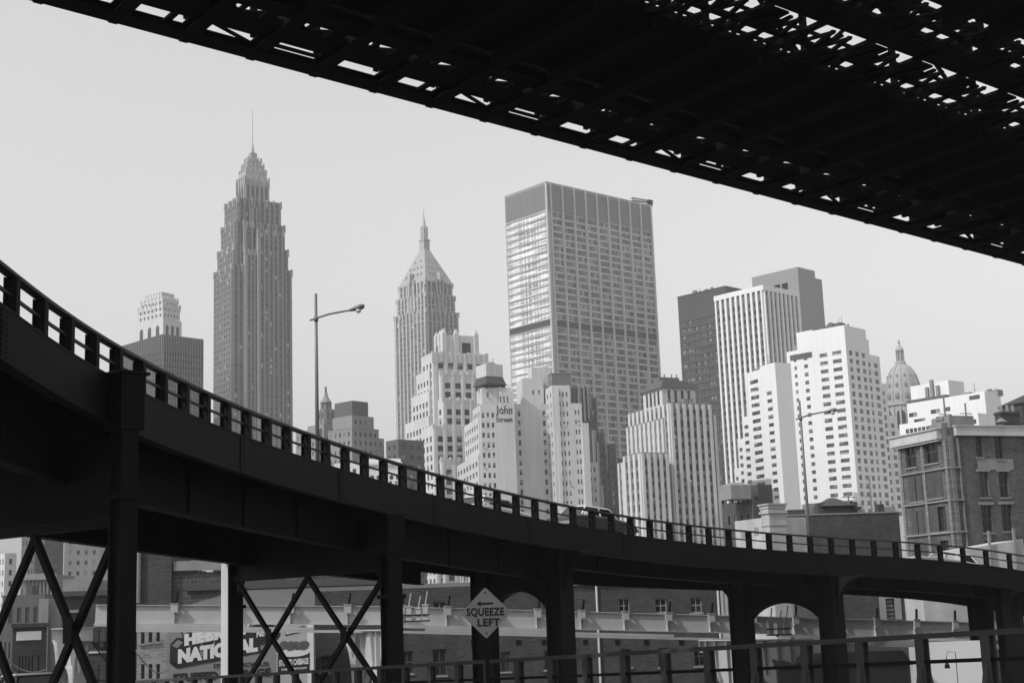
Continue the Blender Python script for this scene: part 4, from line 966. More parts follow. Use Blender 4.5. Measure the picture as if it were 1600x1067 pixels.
# --- grey slab behind
b = Bld('office_tower', 'plain grey blank-walled slab rising behind the white-ribbed tower', 'office tower', (1246, 417), 800, (1273, 425), (1174.7, 434.5), head=44, mats={'wall': mat('grey_blank_cladding', .28, .8, .05, .05, streak=.05), 'roof': R_DARK}, pane=G_DARK)
x_, zz = b.L(1210, 446); 
b.spec('F', 0, 0, b.W, 0, b.H, None); b.face('L', 0, 0, b.D, 0, b.H, [(b.L(1231, 446)[0], b.L(1221.5, 446)[0]), (b.L(1219, 447)[0], b.L(1209, 447)[0])], [(b.L(1220, 455)[1], b.L(1220, 444)[1])], 1.0)
m = b.mb('wall'); m.quad((b.W,0,0),(b.W,b.D,0),(b.W,b.D,b.H),(b.W,0,b.H)); m.quad((b.W,b.D,0),(0,b.D,0),(0,b.D,b.H),(b.W,b.D,b.H)); m.quad((0,0,b.H),(b.W,0,b.H),(b.W,b.D,b.H),(0,b.D,b.H))
x_, zz = b.R(1284, 437, 3); b.box('wall', b.W - 1, x_, 3, b.D - 2, 0, zz); b.done()

# --- white ribbed tower
b = Bld('office_tower', 'slender tower of bold white vertical ribs with dark window strips', 'office tower', (1191.4, 446.6), 650, (1245, 458), (1117.7, 464.7), head=42.5, mats={'wall': mat('grey_spandrel_panels', .17, .6, .05, .1), 'rib': W_WHITE, 'roof': W_PALE, 'cornice': W_WHITE}, pane=glass('ribbed_tower_glass', .03, .2, .15))
sp = dict(n=9, ww=.62, fh=3.75, wh=.6, top=6, m=.3, rib=(1.25, .9), ribkey='rib'); b.tier(0, b.W, 0, b.D, 0, b.H - .5, dict(sp, n=8), sp)
b.box('cornice', -.95, b.W + .3, -.95, b.D + .3, b.H - 2.2, b.H + .2); clutter(b, 4, b.W - 3, 4, b.D - 3, b.H + .5, 6, 10); b.done()

# --- white stepped block with blank side
b = Bld('apartment_building', 'white stepped block with a blank side wall, before the white-ribbed tower', 'apartment building', (1210.5, 566), 500, (1225.6, 568), head=27, mats={'wall': W_WHITE, 'roof': R_DARK}, pane=glass('stepped_block_windows', .06, .35, .2)); b.vsplit = True
H = b.H; FB = 12.6 / 2222 * 505
b.u; W_ = 7.0
wl = dict(p=5.2, ww=.6, fh=FB, wh=.45, m=.8, top=9, sub=3)
# the windowed face looks left: local x = 0 plane, steps back along y
y1, z1 = b.L(1187, 570); y2, z2 = b.L(1166.5, 583); y3, z3 = b.L(1159, 652); y4, z4 = b.L(1152, 687); y5, z5 = b.L(1147, 732)
b.tier(0, W_, 0, y1, 0, H, None, dict(wl, n=1, ww=.35, m=.3, sub=1)); 
for ya, yb, zz, n, off in ((y1, y2, z2, 1, 0), (y2, y3, z3, 1, 0), (y3, y4, z4, 1, 0), (y4, y5, z5, 1, 0)):
    b.tier(.02, W_ - .5, ya, yb, 0, zz, None, dict(wl, n=n, top=2.5, m=.4, ww=.66, wh=.48))
clutter(b, 1, W_ - 1.5, y1 + 1, y2 - 1, z2, 5, 11); clutter(b, 1, W_ - 1.5, 1, y1 - 1, H, 3, 12); b.done()

# --- white slab with regular windows
b = Bld('apartment_building', 'big bright white apartment slab with regular dark windows and a stepped shaded side', 'apartment building', (1319, 507.8), 540, (1353, 525), (1269, 513), head=46, mats={'wall': W_WHITE, 'roof': R_DARK, 'roof_house': W_SOOT}, pane=glass('slab_windows', .08, .3, .2)); b.vsplit = True
H = b.H; FB = 13.0 / 2222 * 548
yA = b.L(1269, 513)[0]; yB, zB = b.L(1244, 520); yC, zC = b.L(1228.6, 546.6)
colsL = [(b.L(1315, 560)[0], b.L(1301, 560)[0]), (b.L(1293, 560)[0], b.L(1281, 560)[0]), (b.L(1261.5, 560)[0], b.L(1255.5, 560)[0]), (b.L(1244, 560)[0], b.L(1240, 560)[0])]
rowsL = sorted((H - 8.8 - FB * (i + 1) + .9, H - 8.8 - FB * (i + 1) + 2.4) for i in range(30) if H - 8.8 - FB * (i + 1) > 12)
b.face('L', 0, 0, yA, 0, H, colsL[:2], rowsL, .25, 2); b.face('L', 0, yA, yC, 0, zB - 7, colsL[2:], rowsL, .25, 1); b.face('L', 0, yA, yB, zB - 7, zB)
x_, zz = b.R(1340, 520); b.spec('F', 0, 0, b.W, 0, H, dict(n=3, ww=.52, fh=FB, wh=.58, sill=.2, top=9, m=.8, sub=2)); 
m = b.mb('wall'); m.quad((b.W,0,0),(b.W,yA,0),(b.W,yA,H),(b.W,0,H)); m.quad((0,0,H),(b.W,0,H),(b.W,yA,H),(0,yA,H)); m.quad((0,yA,zB-7),(b.W,yA,zB-7),(b.W,yC,zB-7),(0,yC,zB-7)); m.quad((0,yB,zB-7),(b.W,yB,zB-7),(b.W,yB,zB),(0,yB,zB)); m.quad((0,yA,zB),(b.W,yA,zB),(b.W,yB,zB),(0,yB,zB))
m.quad((b.W,yA,0),(0,yA,0),(0,yA,H),(b.W,yA,H)); m.quad((b.W,yC,0),(0,yC,0),(0,yC,zB-7),(b.W,yC,zB-7))
xp = b.W
for px, py in ((1374, 557), (1384, 600), (1400, 650), (1412, 690)):
    yy = 1.5 if px == 1374 else 2.2; x_, zz = b.R(px, py, yy); b.tier(xp - .5, x_, yy, 18, 0, zz, dict(p=4.6, ww=.52, fh=FB, wh=.58, sill=.2, top=2.4, m=.5, sub=2), None, par=.5); xp = x_
x_, zz = b.R(1360, 526, 3); b.tier(b.W - 1, b.R(1357, 530, 2)[0], 2, 15, 0, b.R(1357, 531, 2)[1], None, None)
b.box('roof_house', 2, 6, 3, 9, H + .003, H + 1.8); b.box('roof_house', -2.0 + 3, 3, yA - 5, yA - 1, H + .003, H + 1.2); b.mb('roof_house').frust(.5, 5, yA - 9, yA - 5, H + .003, 2, 3, yA - 7.5, yA - 6.5, H + 2.4)
b.box('roof_house', -.12, -.02, yA + 1, yC - 1.5, zB - 10.8, zB - 8.6)
clutter(b, 4, b.W - 2, 4, yA - 4, H + .8, 8, 13); clutter(b, 4, b.W - 4, yB + 1, yC - 1, zB - 6, 4, 14); b.done()

# --- domed tower
dc = P(1410, 600, 900); dm = empty('domed_tower', (dc.x, dc.y, 0), rad(40), 'hazy ornate domed tower with lantern, behind the white terraced building', 'tower')
z = lambda y: P(1410, y, 900).z
M_DOME = mat('ornate_dome_copper', .36, .7, .15, .25, fine=.1)
m = MB(); m.box(-11.5, 11.5, -11.5, 11.5, 0, z(690)); m.lathe(0, 0, [(11.6, z(690) - 1), (11.6, z(636)), (12.6, z(635)), (12.6, z(632)), (11.4, z(631.5))], 16, math.pi / 16)
for i in range(16):
    a = math.pi / 8 * i; ca, sa = math.cos(a), math.sin(a); m.bar((11.7 * ca, 11.7 * sa, z(690)), (11.7 * ca, 11.7 * sa, z(637)), 1.2, 1.2)
m.build('drum', W_STONE, dm)
m = MB()
for i in range(8):
    a = math.pi / 4 * i + math.pi / 8; ca, sa = math.cos(a), math.sin(a); px_, py_ = -sa, ca
    pp = [(11.3 * ca + px_ * q, 11.3 * sa + py_ * q, zz) for q, zz in [(-2.6, z(672)), (2.6, z(672)), (2.6, z(650))] + [(2.6 * math.cos(t), z(650) + 2.8 * math.sin(t)) for t in (.6, 1.1, 1.57, 2.0, 2.5)] + [(-2.6, z(650))]]
    m.prism(pp, (ca * .6, sa * .6, 0))
m.build('arched_opening', G_DARK, dm)
m = MB(); zb_, zt_ = z(631.5), z(569); m.lathe(0, 0, [(11.4 * math.cos(t) ** .8 + .001, zb_ + (zt_ - zb_) * math.sin(t)) for t in [i * 1.42 / 9 for i in range(10)]], 24)
for i in range(12):
    a = math.pi / 6 * i
    pr_ = [(11.5 * math.cos(t) ** .8, zb_ + (zt_ - zb_) * math.sin(t)) for t in [k * 1.4 / 8 for k in range(9)]]
    m.tube([(r_ * math.cos(a), r_ * math.sin(a), zz) for r_, zz in pr_], .42, 5)
m.build('dome', M_DOME, dm)
for f, r0, s_ in ((.18, 11.2, 1.5), (.45, 10.2, 1.1), (.68, 8.3, .8)):
    for i in range(12):
        a = math.pi / 6 * (i + .5); zz = zb_ + (zt_ - zb_) * f; t_ = math.asin(f); rr = 11.4 * math.cos(t_) ** .8
        m = MB(); m.lathe(rr * math.cos(a), rr * math.sin(a), [(s_ * .9, zz - s_), (s_ * .9, zz + s_ * .6), (.1, zz + s_ * 1.6)], 6); m.build('dormer', W_TAN, dm)
m = MB(); m.lathe(0, 0, [(3.4, zt_ - 3), (3.4, z(566)), (2.8, z(565)), (1.6, z(564)), (1.6, z(549)), (2.7, z(548)), (2.6, z(546.5)), (1.9, z(543)), (.7, z(539)), (.6, z(536)), (.9, z(534)), (.2, z(530))], 12)
for i in range(8): a = math.pi / 4 * i; m.bar((2.3 * math.cos(a), 2.3 * math.sin(a), z(565)), (2.3 * math.cos(a), 2.3 * math.sin(a), z(548)), .5, .5)
m.build('lantern', W_STONE, dm)

# --- white terraced building
b = Bld('office_building', 'white terraced modern building with ribbon windows beside the dome', 'office building', (1538, 611), 420, (1546, 612.5), (1417, 633), head=38, mats={'wall': W_WHITE, 'roof': R_DARK, 'painted_shadow_band': W_DARKM, 'duct': W_TAN}, pane=glass('terrace_windows', .06, .3, .2))
H = b.H; y1 = b.L(1417, 633)[0]; lz = lambda px, py: b.L(px, py)[1]
def LF(x0, x1, y0, y1_, z0, z1, wins=()):
    b.tier(x0, x1, y0, y1_, z0, z1, None, None)
    if wins:
        m_ = b.m['wall']; m_.f.remove(next(f for f in m_.f if all(abs(m_.v[i][0] - x0) < 1e-6 for i in f) and max(m_.v[i][2] for i in f) == z1))
        holes(b, 'L', x0, y0, y1_, z0, z1, list(wins))
        for w4 in wins: b.panes.append(('L', x0 + .2, w4[0], w4[1], w4[2], w4[3], max(1, int((w4[1] - w4[0]) / 1.4))))
def win(pxa, pxb, py, h=6): a, zz = b.L(pxa, py); c = b.L(pxb, py)[0]; return (min(a, c), max(a, c), zz - .65, zz + .65)
LF(0, 8, 0, y1, 0, H, [win(1531, 1514, 619.5), win(1485, 1474, 638.5), win(1469, 1454, 641.5), win(1433, 1420, 647), win(1488, 1462, 651), win(1446, 1428, 656)])
ya = b.L(1482, 602, 2)[0]; yb = b.L(1422, 602, 2)[0]; x2 = 2; zt = b.L(1479, 594, 2)[1]; LF(2, 10, ya, yb, H - 1, zt)
b.box('painted_shadow_band', -.1, 2, ya, yb + .3, H - .2 + .3, H + .9)  # dark box standing in for a band of shade below the penthouse
for px in (1449, 1457, 1466): y_ = b.L(px, 605, 1.9)[0]; b.box('duct', 1.2, 2, y_ - .5, y_ + .5, H + .9, zt - 1.2 if px != 1457 else zt + .8)
yt = b.L(1405, 663, -5)[0]; yt0 = b.L(1528, 645, -5)[0]; zt = b.L(1528, 645, -5)[1]
cs = [(yt0 + .8 + i * 1.5, yt0 + .8 + i * 1.5 + 1.25) for i in range(int((yt - yt0 - 1.5) / 1.5))]
b.face('L', -5, yt0, yt, 0, zt, cs, [(zt - 3.1 - 3.3, zt - 1.9 - 3.3), (zt - 3.1, zt - 1.7)], .3)
m = b.mb('wall'); m.quad((-5, yt0, 0), (0, yt0, 0), (0, yt0, zt), (-5, yt0, zt)); b.mb('roof').quad((-5, yt0, zt - .01), (0, yt0, zt - .01), (0, yt, zt - .01), (-5, yt, zt - .01))
clutter(b, 3, 8, 1, ya - 2, H, 5, 15); b.done()
# ------------------------------------------------------------------ nearer buildings
B_TEN = mat('weathered_tenement_brick', .09, .95, .5, .45, streak=.45, brick=(.5, .16, .02), fine=.25)
B_DARK = mat('dark_sooty_brick', .05, .95, .3, .4, streak=.25, brick=(.5, .16, .02), fine=.2)
B_MID = mat('grimy_brick', .045, .95, .3, .3, streak=.25, brick=(.5, .16, .02), fine=.25)
B_RUB = mat('rough_rubble_brick', .065, .95, .4, .8, brick=(.7, .35, .06), fine=.4)
STUC = mat('peeling_white_stucco', .42, .95, .25, .5, streak=.2, fine=.15)
STONE_T = mat('stone_trim', .24, .9, .2, .8, streak=.1)
SHUT = mat('iron_shutters', .07, .7, .2, 1.0); HOLE = glass('dim_window_glass', .012, .05, .1, .2)

def wall_window(root, origin, xd, w_, h_, fm, gm, sash=True, depth=.25, sill=True):
    """a window standing in a wall: frame with sash bars, pane and sill as sub-parts (xd: along the wall, outward normal = xd x z)"""
    X = Vector(xd).normalized(); Nn = Vector((X.y, -X.x, 0)); o = Vector(origin)
    def q(a, e, z): return o + X * a + Nn * e + Vector((0, 0, z))
    def bx(m, a0, a1, e0, e1, z0, z1): m.hexa([q(a0,e1,z0), q(a1,e1,z0), q(a1,e0,z0), q(a0,e0,z0), q(a0,e1,z1), q(a1,e1,z1), q(a1,e0,z1), q(a0,e0,z1)])
    m = MB()
    for a0, a1, z0, z1 in ((0, .08, 0, h_), (w_ - .08, w_, 0, h_), (.08, w_ - .08, 0, .08), (.08, w_ - .08, h_ - .08, h_), (.08, w_ - .08, h_ * .5 - .04, h_ * .5 + .04), (w_ / 2 - .03, w_ / 2 + .03, .08, h_ - .08)):
        bx(m, a0, a1, -depth, -depth + .07, z0, z1)
    f = m.build('window', fm, root)
    m = MB(); bx(m, .05, w_ - .05, -depth - .02, -depth + .02, .05, h_ - .05); m.build('pane', gm, f)
    if sill: m = MB(); bx(m, -.1, w_ + .1, -.05, .12, -.14, -.003); m.build('sill', STONE_T, f)
    return f
def winF(b, w4, plane=0, fm=SHUT, gm=HOLE): return wall_window(b.root, (w4[0], plane, w4[2]), (1, 0, 0), w4[1] - w4[0], w4[3] - w4[2], fm, gm)
def winL(b, w4, plane=0, fm=SHUT, gm=HOLE): return wall_window(b.root, (plane, w4[1], w4[2]), (0, -1, 0), w4[1] - w4[0], w4[3] - w4[2], fm, gm)
def pxF(b, x0, x1, y0, y1, y=0):
    a0, zt = b.R(x0, y0, y); a1, _ = b.R(x1, y0, y); zb = b.R(x0, y1, y)[1]; return (a0, a1, zb, zt)
def pxL(b, x0, x1, y0, y1, x=0):
    a1, zt = b.L(x0, y0, x); a0, _ = b.L(x1, y0, x); zb = b.L(x0, y1, x)[1]; return (a0, a1, zb, zt)

# --- brick tenement
b = Bld('brick_building', 'weathered brick tenement with shuttered windows and pale cornice, beyond the viaduct', 'brick building', (1478, 668), 132, head=20, mats={'wall': B_TEN, 'cornice': mat('pale_cornice', .5, .9, .15, .6, streak=.15), 'roof': R_DARK, 'course': STONE_T, 'patch': STONE_T, 'pier': mat('lighter_brick_pier', .17, .95, .2, .4, brick=(.5, .16, .02), fine=.2)})
H = b.H; W_ = b.R(1640, 690)[0]; D_ = b.L(1402, 690)[0]
wf = [pxF(b, *q) for q in ((1523, 1533, 681, 714), (1552.5, 1564.5, 681, 717), (1528.5, 1543, 737, 777), (1559.5, 1574, 737, 777), (1532.5, 1549, 789, 832), (1563.5, 1580, 788, 830))]
dz = wf[2][2] - wf[4][2]; wf += [(a, c, z0 - dz, z1 - dz) for a, c, z0, z1 in wf[4:6]]
wl = [pxL(b, *q) for q in ((1414, 1430, 698, 732), (1443.5, 1464, 690, 726), (1420, 1440, 746, 785), (1448.5, 1471, 739, 780), (1424, 1442, 799, 837), (1454, 1477, 793, 832))]
dzl = wl[3][2] - wl[5][2]; wl += [(a, c, z0 - dzl, z1 - dzl) for a, c, z0, z1 in wl[4:6]]
holes(b, 'F', 0, 0, W_, 0, H, wf); holes(b, 'L', 0, 0, D_, 0, H, wl)
m = b.mb('wall'); m.quad((W_,0,0),(W_,D_,0),(W_,D_,H),(W_,0,H)); m.quad((W_,D_,0),(0,D_,0),(0,D_,H),(W_,D_,H)); b.mb('roof').quad((0,0,H-.3),(W_,0,H-.3),(W_,D_,H-.3),(0,D_,H-.3))
for q in wf: winF(b, q)
for i, q in enumerate(wl):
    f = winL(b, q)
    if i >= 2:
        m = MB(); a0, a1, z0, z1 = q; k = (a1 - a0) * (.45 if i % 2 == 0 else .48)
        m.box(-.06, -.01, a1 - k - .05, a1 + .05, z0, z1)
        if i % 2 == 0 or i == 3: m.box(-.06, -.01, a0 - .02, a0 + k, z0, z1)
        for r_ in (.2, .5, .8): m.box(-.08, -.06, a1 - k, a1, z0 + (z1 - z0) * r_ - .03, z0 + (z1 - z0) * r_ + .03)
        m.build('shutter', SHUT, f)
cm = b.mb('cornice'); a0 = b.L(1470, 668)[0]
cm.box(-.55, .05, a0, D_ + .5, H - .95, H - .05); cm.box(-.4, 0, a0 + .1, D_ + .3, H - 1.15, H - .95); cm.box(-.7, .05, a0 - .1, D_ + .6, H - .05, H + .06)
a1 = b.R(1490, 672)[0]; z1 = b.R(1490, 672)[1]; cm.box(a1, W_, -.35, .05, H - .75, H + .1); cm.box(a1 - .1, W_, -.45, .05, H + .1, H + .2)
pm_ = b.mb('pier')
for q in (0.15, D_ * .47, D_ - .5): pm_.box(-.14, 0, q, q + .38, 0, H - 1.16)
pm_.box(.1, .55, -.1, .0, 0, H - .8); pm_.box(1.05, 1.2, -.12, 0, 0, H - .8)
for py in (731, 782, 832): zz = b.L(1478, py)[1]; b.box('course', -.2, 0, .02, D_, zz - .08, zz + .08); b.box('course', .0, 1.2, -.2, .0, zz - .08, zz + .08)
q = pxF(b, 1527, 1582, 717, 734); b.box('patch', q[0], q[1], -.05, 0, q[2], q[3])
for q in wf[2:6]: b.box('course', q[0] - .25, q[1] + .25, -.07, 0, q[3] + .02, q[3] + .28)
clutter(b, 2, W_ - 2, 3, D_ - 2, H, 8, 18); b.done()
# --- tank and chimney on roofs right of it
c = P(1592, 640, 165); tk = empty('water_tank', (c.x + 1.5, c.y, b.H - 1.8), 0, 'dark round wooden water tank on the tenement roof at the far edge', 'water tank')
zt = P(1592, 628, 165).z - (b.H - 1.8); m = MB()
m.lathe(0, 0, [(3.6, .9), (3.5, zt - .6), (3.7, zt - .58), (3.7, zt - .4), (.5, zt + .9)], 20)
for i in range(20): a = math.pi / 10 * i; m.bar((3.6*math.cos(a), 3.6*math.sin(a), .9), (3.52*math.cos(a), 3.52*math.sin(a), zt - .6), .12, .1)
m.build('tank', B_DARK, tk)
for k in range(4): a = math.pi / 2 * k + .6; m = MB(); m.bar((2.6*math.cos(a), 2.6*math.sin(a), 0), (2.6*math.cos(a), 2.6*math.sin(a), .9), .3, .3); m.build('leg', M_STEEL, tk)
c = P(1572, 645, 158); ch = empty('chimney', (c.x, c.y, b.H - .35), .3, 'squat dark chimney pots beside the round roof tank', 'chimney'); zt = P(1572, 640, 158).z - b.H + .3
m = MB(); m.box(-1.1, 1.3, -.6, .6, 0, zt - .5); m.box(-1.2, 1.4, -.7, .7, zt - .5, zt - .25); m.build('stack', B_DARK, ch)
m = MB(); 
for x in (-.6, .2, .9): m.lathe(x, 0, [(.22, zt - .25), (.18, zt + .55)], 10)
m.build('chimney_pot', STONE_T, ch)

# --- low brick warehouse with dormer
b = Bld('brick_building', 'long low dark brick warehouse with a hipped roof house, behind the second lamp', 'brick building', (1231, 803), 150, head=4, mats={'wall': B_DARK, 'roof': R_DARK, 'coping': STONE_T, 'roof_house': mat('dark_slate', .06, .8, .2, 1)})
W_ = b.R(1404, 799)[0]; H = b.H - .2; b.tier(0, W_, 0, 22, 0, H, None, None); b.box('coping', -.05, W_ + .1, -.08, .5, H + .003, H + .14)
xa = b.R(1277, 790, 3)[0]; xb = b.R(1341, 790, 3)[0]; m = b.mb('roof_house'); m.box(xa + .9, xb - .9, 3, 8, H - .8, H + 1.1)
m.frust(xa + .4, xb - .4, 2.6, 8.4, H + 1.1, xa + 2.0, xb - 1.9, 5, 6, H + 2.1)
for x in (xa + .1, xb - .8): m.box(x, x + .8, 3.2, 4.4, H - .8, H + 1.5)
xa = b.R(1371, 790, 1)[0]; m = b.mb('wall'); m.box(xa, xa + .7, 1, 2, H - .8, H + 1.0); b.box('coping', xa + .7, W_, 1, 1.5, H + .15, H + .7)
x_ = b.R(1232, 800, 4)[0]; b.box('wall', x_ , x_ + 1.8, 4, 6, H - .8, H + .9)
clutter(b, 3, W_ - 2, 2, 12, H, 7, 17); b.done()
# --- big white chimney
c = P(1211, 850, 146); ch = empty('chimney', (c.x, c.y, 0), .35, 'thick pale stone chimney with a banded cap between white wall and dark warehouse', 'chimney')
zt = P(1211, 787, 146).z; m = MB(); m.box(-.95, .95, -.8, .8, 0, zt - 1.0); m.build('stack', STUC, ch)
m = MB(); m.box(-1.1, 1.1, -.95, .95, zt - 1.0, zt - .75); m.box(-1.05, 1.05, -.9, .9, zt - .5, zt - .15); m.box(-.98, .98, -.83, .83, zt - .75, zt - .5); m.box(-1.18, 1.18, -1.02, 1.02, zt - .15, zt); m.build('cap', STUC, ch)
m = MB(); m.box(-.99, .99, -.84, .84, zt - 2.3, zt - 2.2); m.build('band', STONE_T, ch)
# --- low white wall building
b = Bld('brick_building', 'low whitewashed gable wall beside the pale chimney, seen over the railing', 'brick building', (1196, 808), 148, head=24, mats={'wall': STUC, 'roof': R_DARK, 'vent_patch': STONE_T})
y1, zz = b.L(1148, 817); 
b.tier(0, 5, 0, y1, 0, b.H, None, None)
for px, py in ((1160, 828), (1180, 824)): a, z0 = b.L(px, py); vp = MB(); vp.box(-.04, 0, a - .6, a + .2, z0 - .8, z0); vp.build('vent_patch', STONE_T, b.root)
m = b.mb('roof'); m.lathe(2, y1 * .4, [(.5, b.H - .2), (.5, b.H + .4), (.7, b.H + .45), (.1, b.H + .7)], 10); m.bar((1, y1 * .75, b.H - .5), (1, y1 * .75, b.H + 1.5), .08, .08)
b.done()
# --- dark loft block with pale tank
b = Bld('brick_building', 'sooty mid-rise loft block with a pale roof tank, below the white stepped block', 'brick building', (1175, 762), 235, head=30, mats={'wall': mat('soot_black_loft_brick', .07, .95, .25, .2, streak=.2), 'roof': R_DARK, 'coping': STONE_T})
y1 = b.L(1128, 768)[0]; x1 = b.R(1206, 768)[0]; b.tier(0, x1, 0, y1, 0, b.H - 2, dict(n=2, ww=.3, fh=3.6, wh=.4), dict(n=4, ww=.3, fh=3.6, wh=.4))
x2, zz = b.R(1206, 757, .5); b.tier(b.R(1184, 757, .5)[0], x2, .5, 8, 0, zz, None, None)
clutter(b, 2, x1 - 2, 2, y1 - 2, b.H - 1.5, 5, 19); b.done()
c = P(1148, 765, 236); tk = empty('water_tank', (c.x, c.y, b.H - 2.4), .4, 'small pale square roof tank on the sooty loft block', 'water tank'); m = MB(); m.box(-1.9, 1.9, -1.9, 1.9, .6, 2.9); m.frust(-1.9, 1.9, -1.9, 1.9, 2.9, -.8, .8, -.8, .8, 3.4); m.build('tank', STONE_T, tk)
for x in (-1.5, 1.5):
    for y in (-1.5, 1.5): m = MB(); m.bar((x, y, 0), (x, y, .6), .25, .25); m.build('leg', M_STEEL, tk)
# --- slim white building in the gap
b = Bld('office_building', 'slim pale building squeezed in the gap between warehouse and tenement', 'office building', (1404, 806), 300, head=8, mats={'wall': W_PALE, 'roof': R_DARK}, low=False)
b.tier(0, 5, 0, 10, 0, b.H, dict(n=2, ww=.5, fh=3.4, wh=.45), None); b.done()
# --- pale pitched parapet below the tenement
b = Bld('shed', 'low pale sloping shed roof in front of the tenement, behind railing', 'shed', (1508, 858), 112, head=8, mats={'wall': STUC, 'post': STONE_T})
x1, z1 = b.R(1598, 842); m = b.mb('wall'); m.prism([(0, 0, b.H - 3), (x1, 0, b.H - 3), (x1, 0, z1), (0, 0, b.H)], (0, 6, 0))
for px, py in ((1544, 829), (1583, 825)): x_, zz = b.R(px, py, -.2); b.box('post', x_ - .09, x_ + .09, -.3, -.12, 0, zz)
m.box(0, x1, .02, 6, 0, b.H - 3.01)
b.done()

# ------------------------------------------------------------------ lower level beyond the girders
# --- long brick warehouse
b = Bld('brick_building', 'long grimy brick warehouse with barred windows and white drainpipes behind the girders', 'brick building', (1125, 925), 117, head=2, mats={'wall': B_MID, 'roof': R_DARK, 'gutter': STONE_T, 'downpipe': mat('white_pipe', .55, .5, .1, 1), 'anchor_plate': M_STEEL}, low=True)
xl = b.R(492, 945)[0]; H = b.H + 1.2
wn = [pxF(b, *q) for q in ((966, 983, 935, 957), (1023, 1041, 935, 957), (1078, 1096, 934, 957), (970, 986, 1014, 1042), (1028, 1045, 1012, 1042), (1084, 1100, 1010, 1040), (850, 864, 1016, 1046), (782, 797, 1018, 1049), (676, 697, 1014, 1055), (626, 645, 1017, 1052), (500, 515, 1025, 1050), (880, 897, 936, 958), (676, 697, 940, 962), (600, 612, 985, 1005), (492, 513, 978, 995))]
wn = [q for q in wn if q[0] > xl + .1 and q[1] < -.1]
holes(b, 'F', 0, xl, 0, 0, H, wn); m = b.mb('wall'); m.quad((0,0,0),(0,14,0),(0,14,H),(0,0,H)); m.quad((xl,14,0),(xl,0,0),(xl,0,H),(xl,14,H)); b.mb('roof').quad((xl,0,H),(0,0,H),(0,14,H+.6),(xl,14,H+.6))
for q in wn: winF(b, q, 0, STONE_T if q[2] > 6 else SHUT)
for px in (933, 1132): x_ = b.R(px, 950)[0]; x_ = min(x_, -.2); dp = MB(); dp.tube([(x_, -.12, 0), (x_, -.12, H - .2)], .09, 8); dp.build('downpipe', b.mats['downpipe'], b.root)
b.box('gutter', xl * .45, 0, -.22, -.01, H - .25, H - .08)
for px in (915, 965, 1010, 1065, 740, 810, 850): x_, zz = b.R(px, 1003); b.box('anchor_plate', x_ - .2, x_ + .2, -.04, 0, zz - .2, zz + .2)
b.done()
# --- right neighbour: dark wall with doorway and pale painted gable
b = Bld('brick_building', 'dark brick house with an open doorway beside the whitewashed gable', 'brick building', (1440, 915), 112, head=5, mats={'wall': B_DARK, 'roof': R_DARK, 'door_surround': STONE_T})
xl = b.R(1306, 920)[0]; H = b.H + 2; q = pxF(b, 1383, 1397, 935, 968); holes(b, 'F', 0, xl, 0, 0, H, [q]); m = b.mb('wall'); m.quad((0,0,0),(0,12,0),(0,12,H),(0,0,H)); m.quad((xl,12,0),(xl,0,0),(xl,0,H),(xl,12,H)); b.mb('roof').quad((xl,0,H),(0,0,H),(0,12,H),(xl,12,H))
m = b.mb('door_surround'); m.box(q[0] - .5, q[0], -.06, .03, q[2], q[3] + .4); m.box(q[1], q[1] + .5, -.06, .03, q[2], q[3] + .4); m.box(q[0], q[1], -.05, .03, q[3] + .003, q[3] + .4)
x_ = b.R(1415, 940)[0]; m.box(x_, x_ + .7, -.05, .03, 0, H - .3)
dm_ = MB(); dm_.box(q[0], q[1], .2, .28, q[2], q[3]); d_ = dm_.build('door', SHUT, b.root)
dm_ = MB()
for k in range(5): dm_.box(q[0] + .12, q[1] - .12, .16, .2, q[2] + (q[3] - q[2]) * k / 5 + .05, q[2] + (q[3] - q[2]) * k / 5 + .15)
dm_.build('slat', STONE_T, d_); b.done()
b = Bld('brick_building', 'whitewashed peeling gable wall catching sunlight between dark houses', 'brick building', (1524, 920), 108, head=4, mats={'wall': STUC, 'roof': R_DARK, 'corner_pier': B_DARK})
xl = b.R(1441, 920)[0]; H = b.H + 2; b.tier(xl, 0, 0, 10, 0, H, None, None); b.box('corner_pier', .0, 1.1, -.2, 6, 0, H - .2); b.done()
b = Bld('billboard', 'white painted poster wall with slanting shadow at lower right', 'poster wall', (1531, 1000), 88, head=6, mats={'wall': mat('white_poster', .78, .8, .06, .4, fine=.05), 'frame': STONE_T})
xl = b.R(1440, 1008)[0]; b.box('wall', xl, 0, 0, .2, b.R(1450, 1080)[1], b.H); m = b.mb('frame'); m.box(xl - .12, xl, -.04, .24, 0, b.H); m.box(0, .12, -.04, .24, 0, b.H); b.done()
b = Bld('shed', 'low grey site shed roof behind the guard rail on the right', 'shed', (1420, 1038), 91, head=-6, mats={'wall': mat('grey_boards', .1, .9, .2, .5, fine=.2), 'roof': mat('grey_felt_roof', .12, .9, .15, .3, fine=.2)})
xl = b.R(1215, 1040)[0]; b.box('wall', xl, 0, 0, 3, 0, b.H - .02); m = b.mb('roof'); m.prism([(xl - .2, -.3, b.H), (.2, -.3, b.H), (.2, 3.2, b.H + .7), (xl - .2, 3.2, b.H + .7)], (0, 0, .08)); b.done()
c = P(1480, 1040, 78); r = empty('wall_lamp', (c.x, c.y, c.z), 0, 'small hanging lamp with dark shade before the poster wall', 'lamp')
m = MB(); m.lathe(0, 0, [(.15, -.12), (.13, .05), (.04, .2), (.02, .45)], 12); m.build('shade', M_STEEL, r); m = MB(); m.tube([(0, 0, .45), (.1, 0, .75), (.5, 0, .7), (.52, .1, -.8), (.52, .1, -c.z)], .02, 6); m.build('bracket', M_STEEL, r)

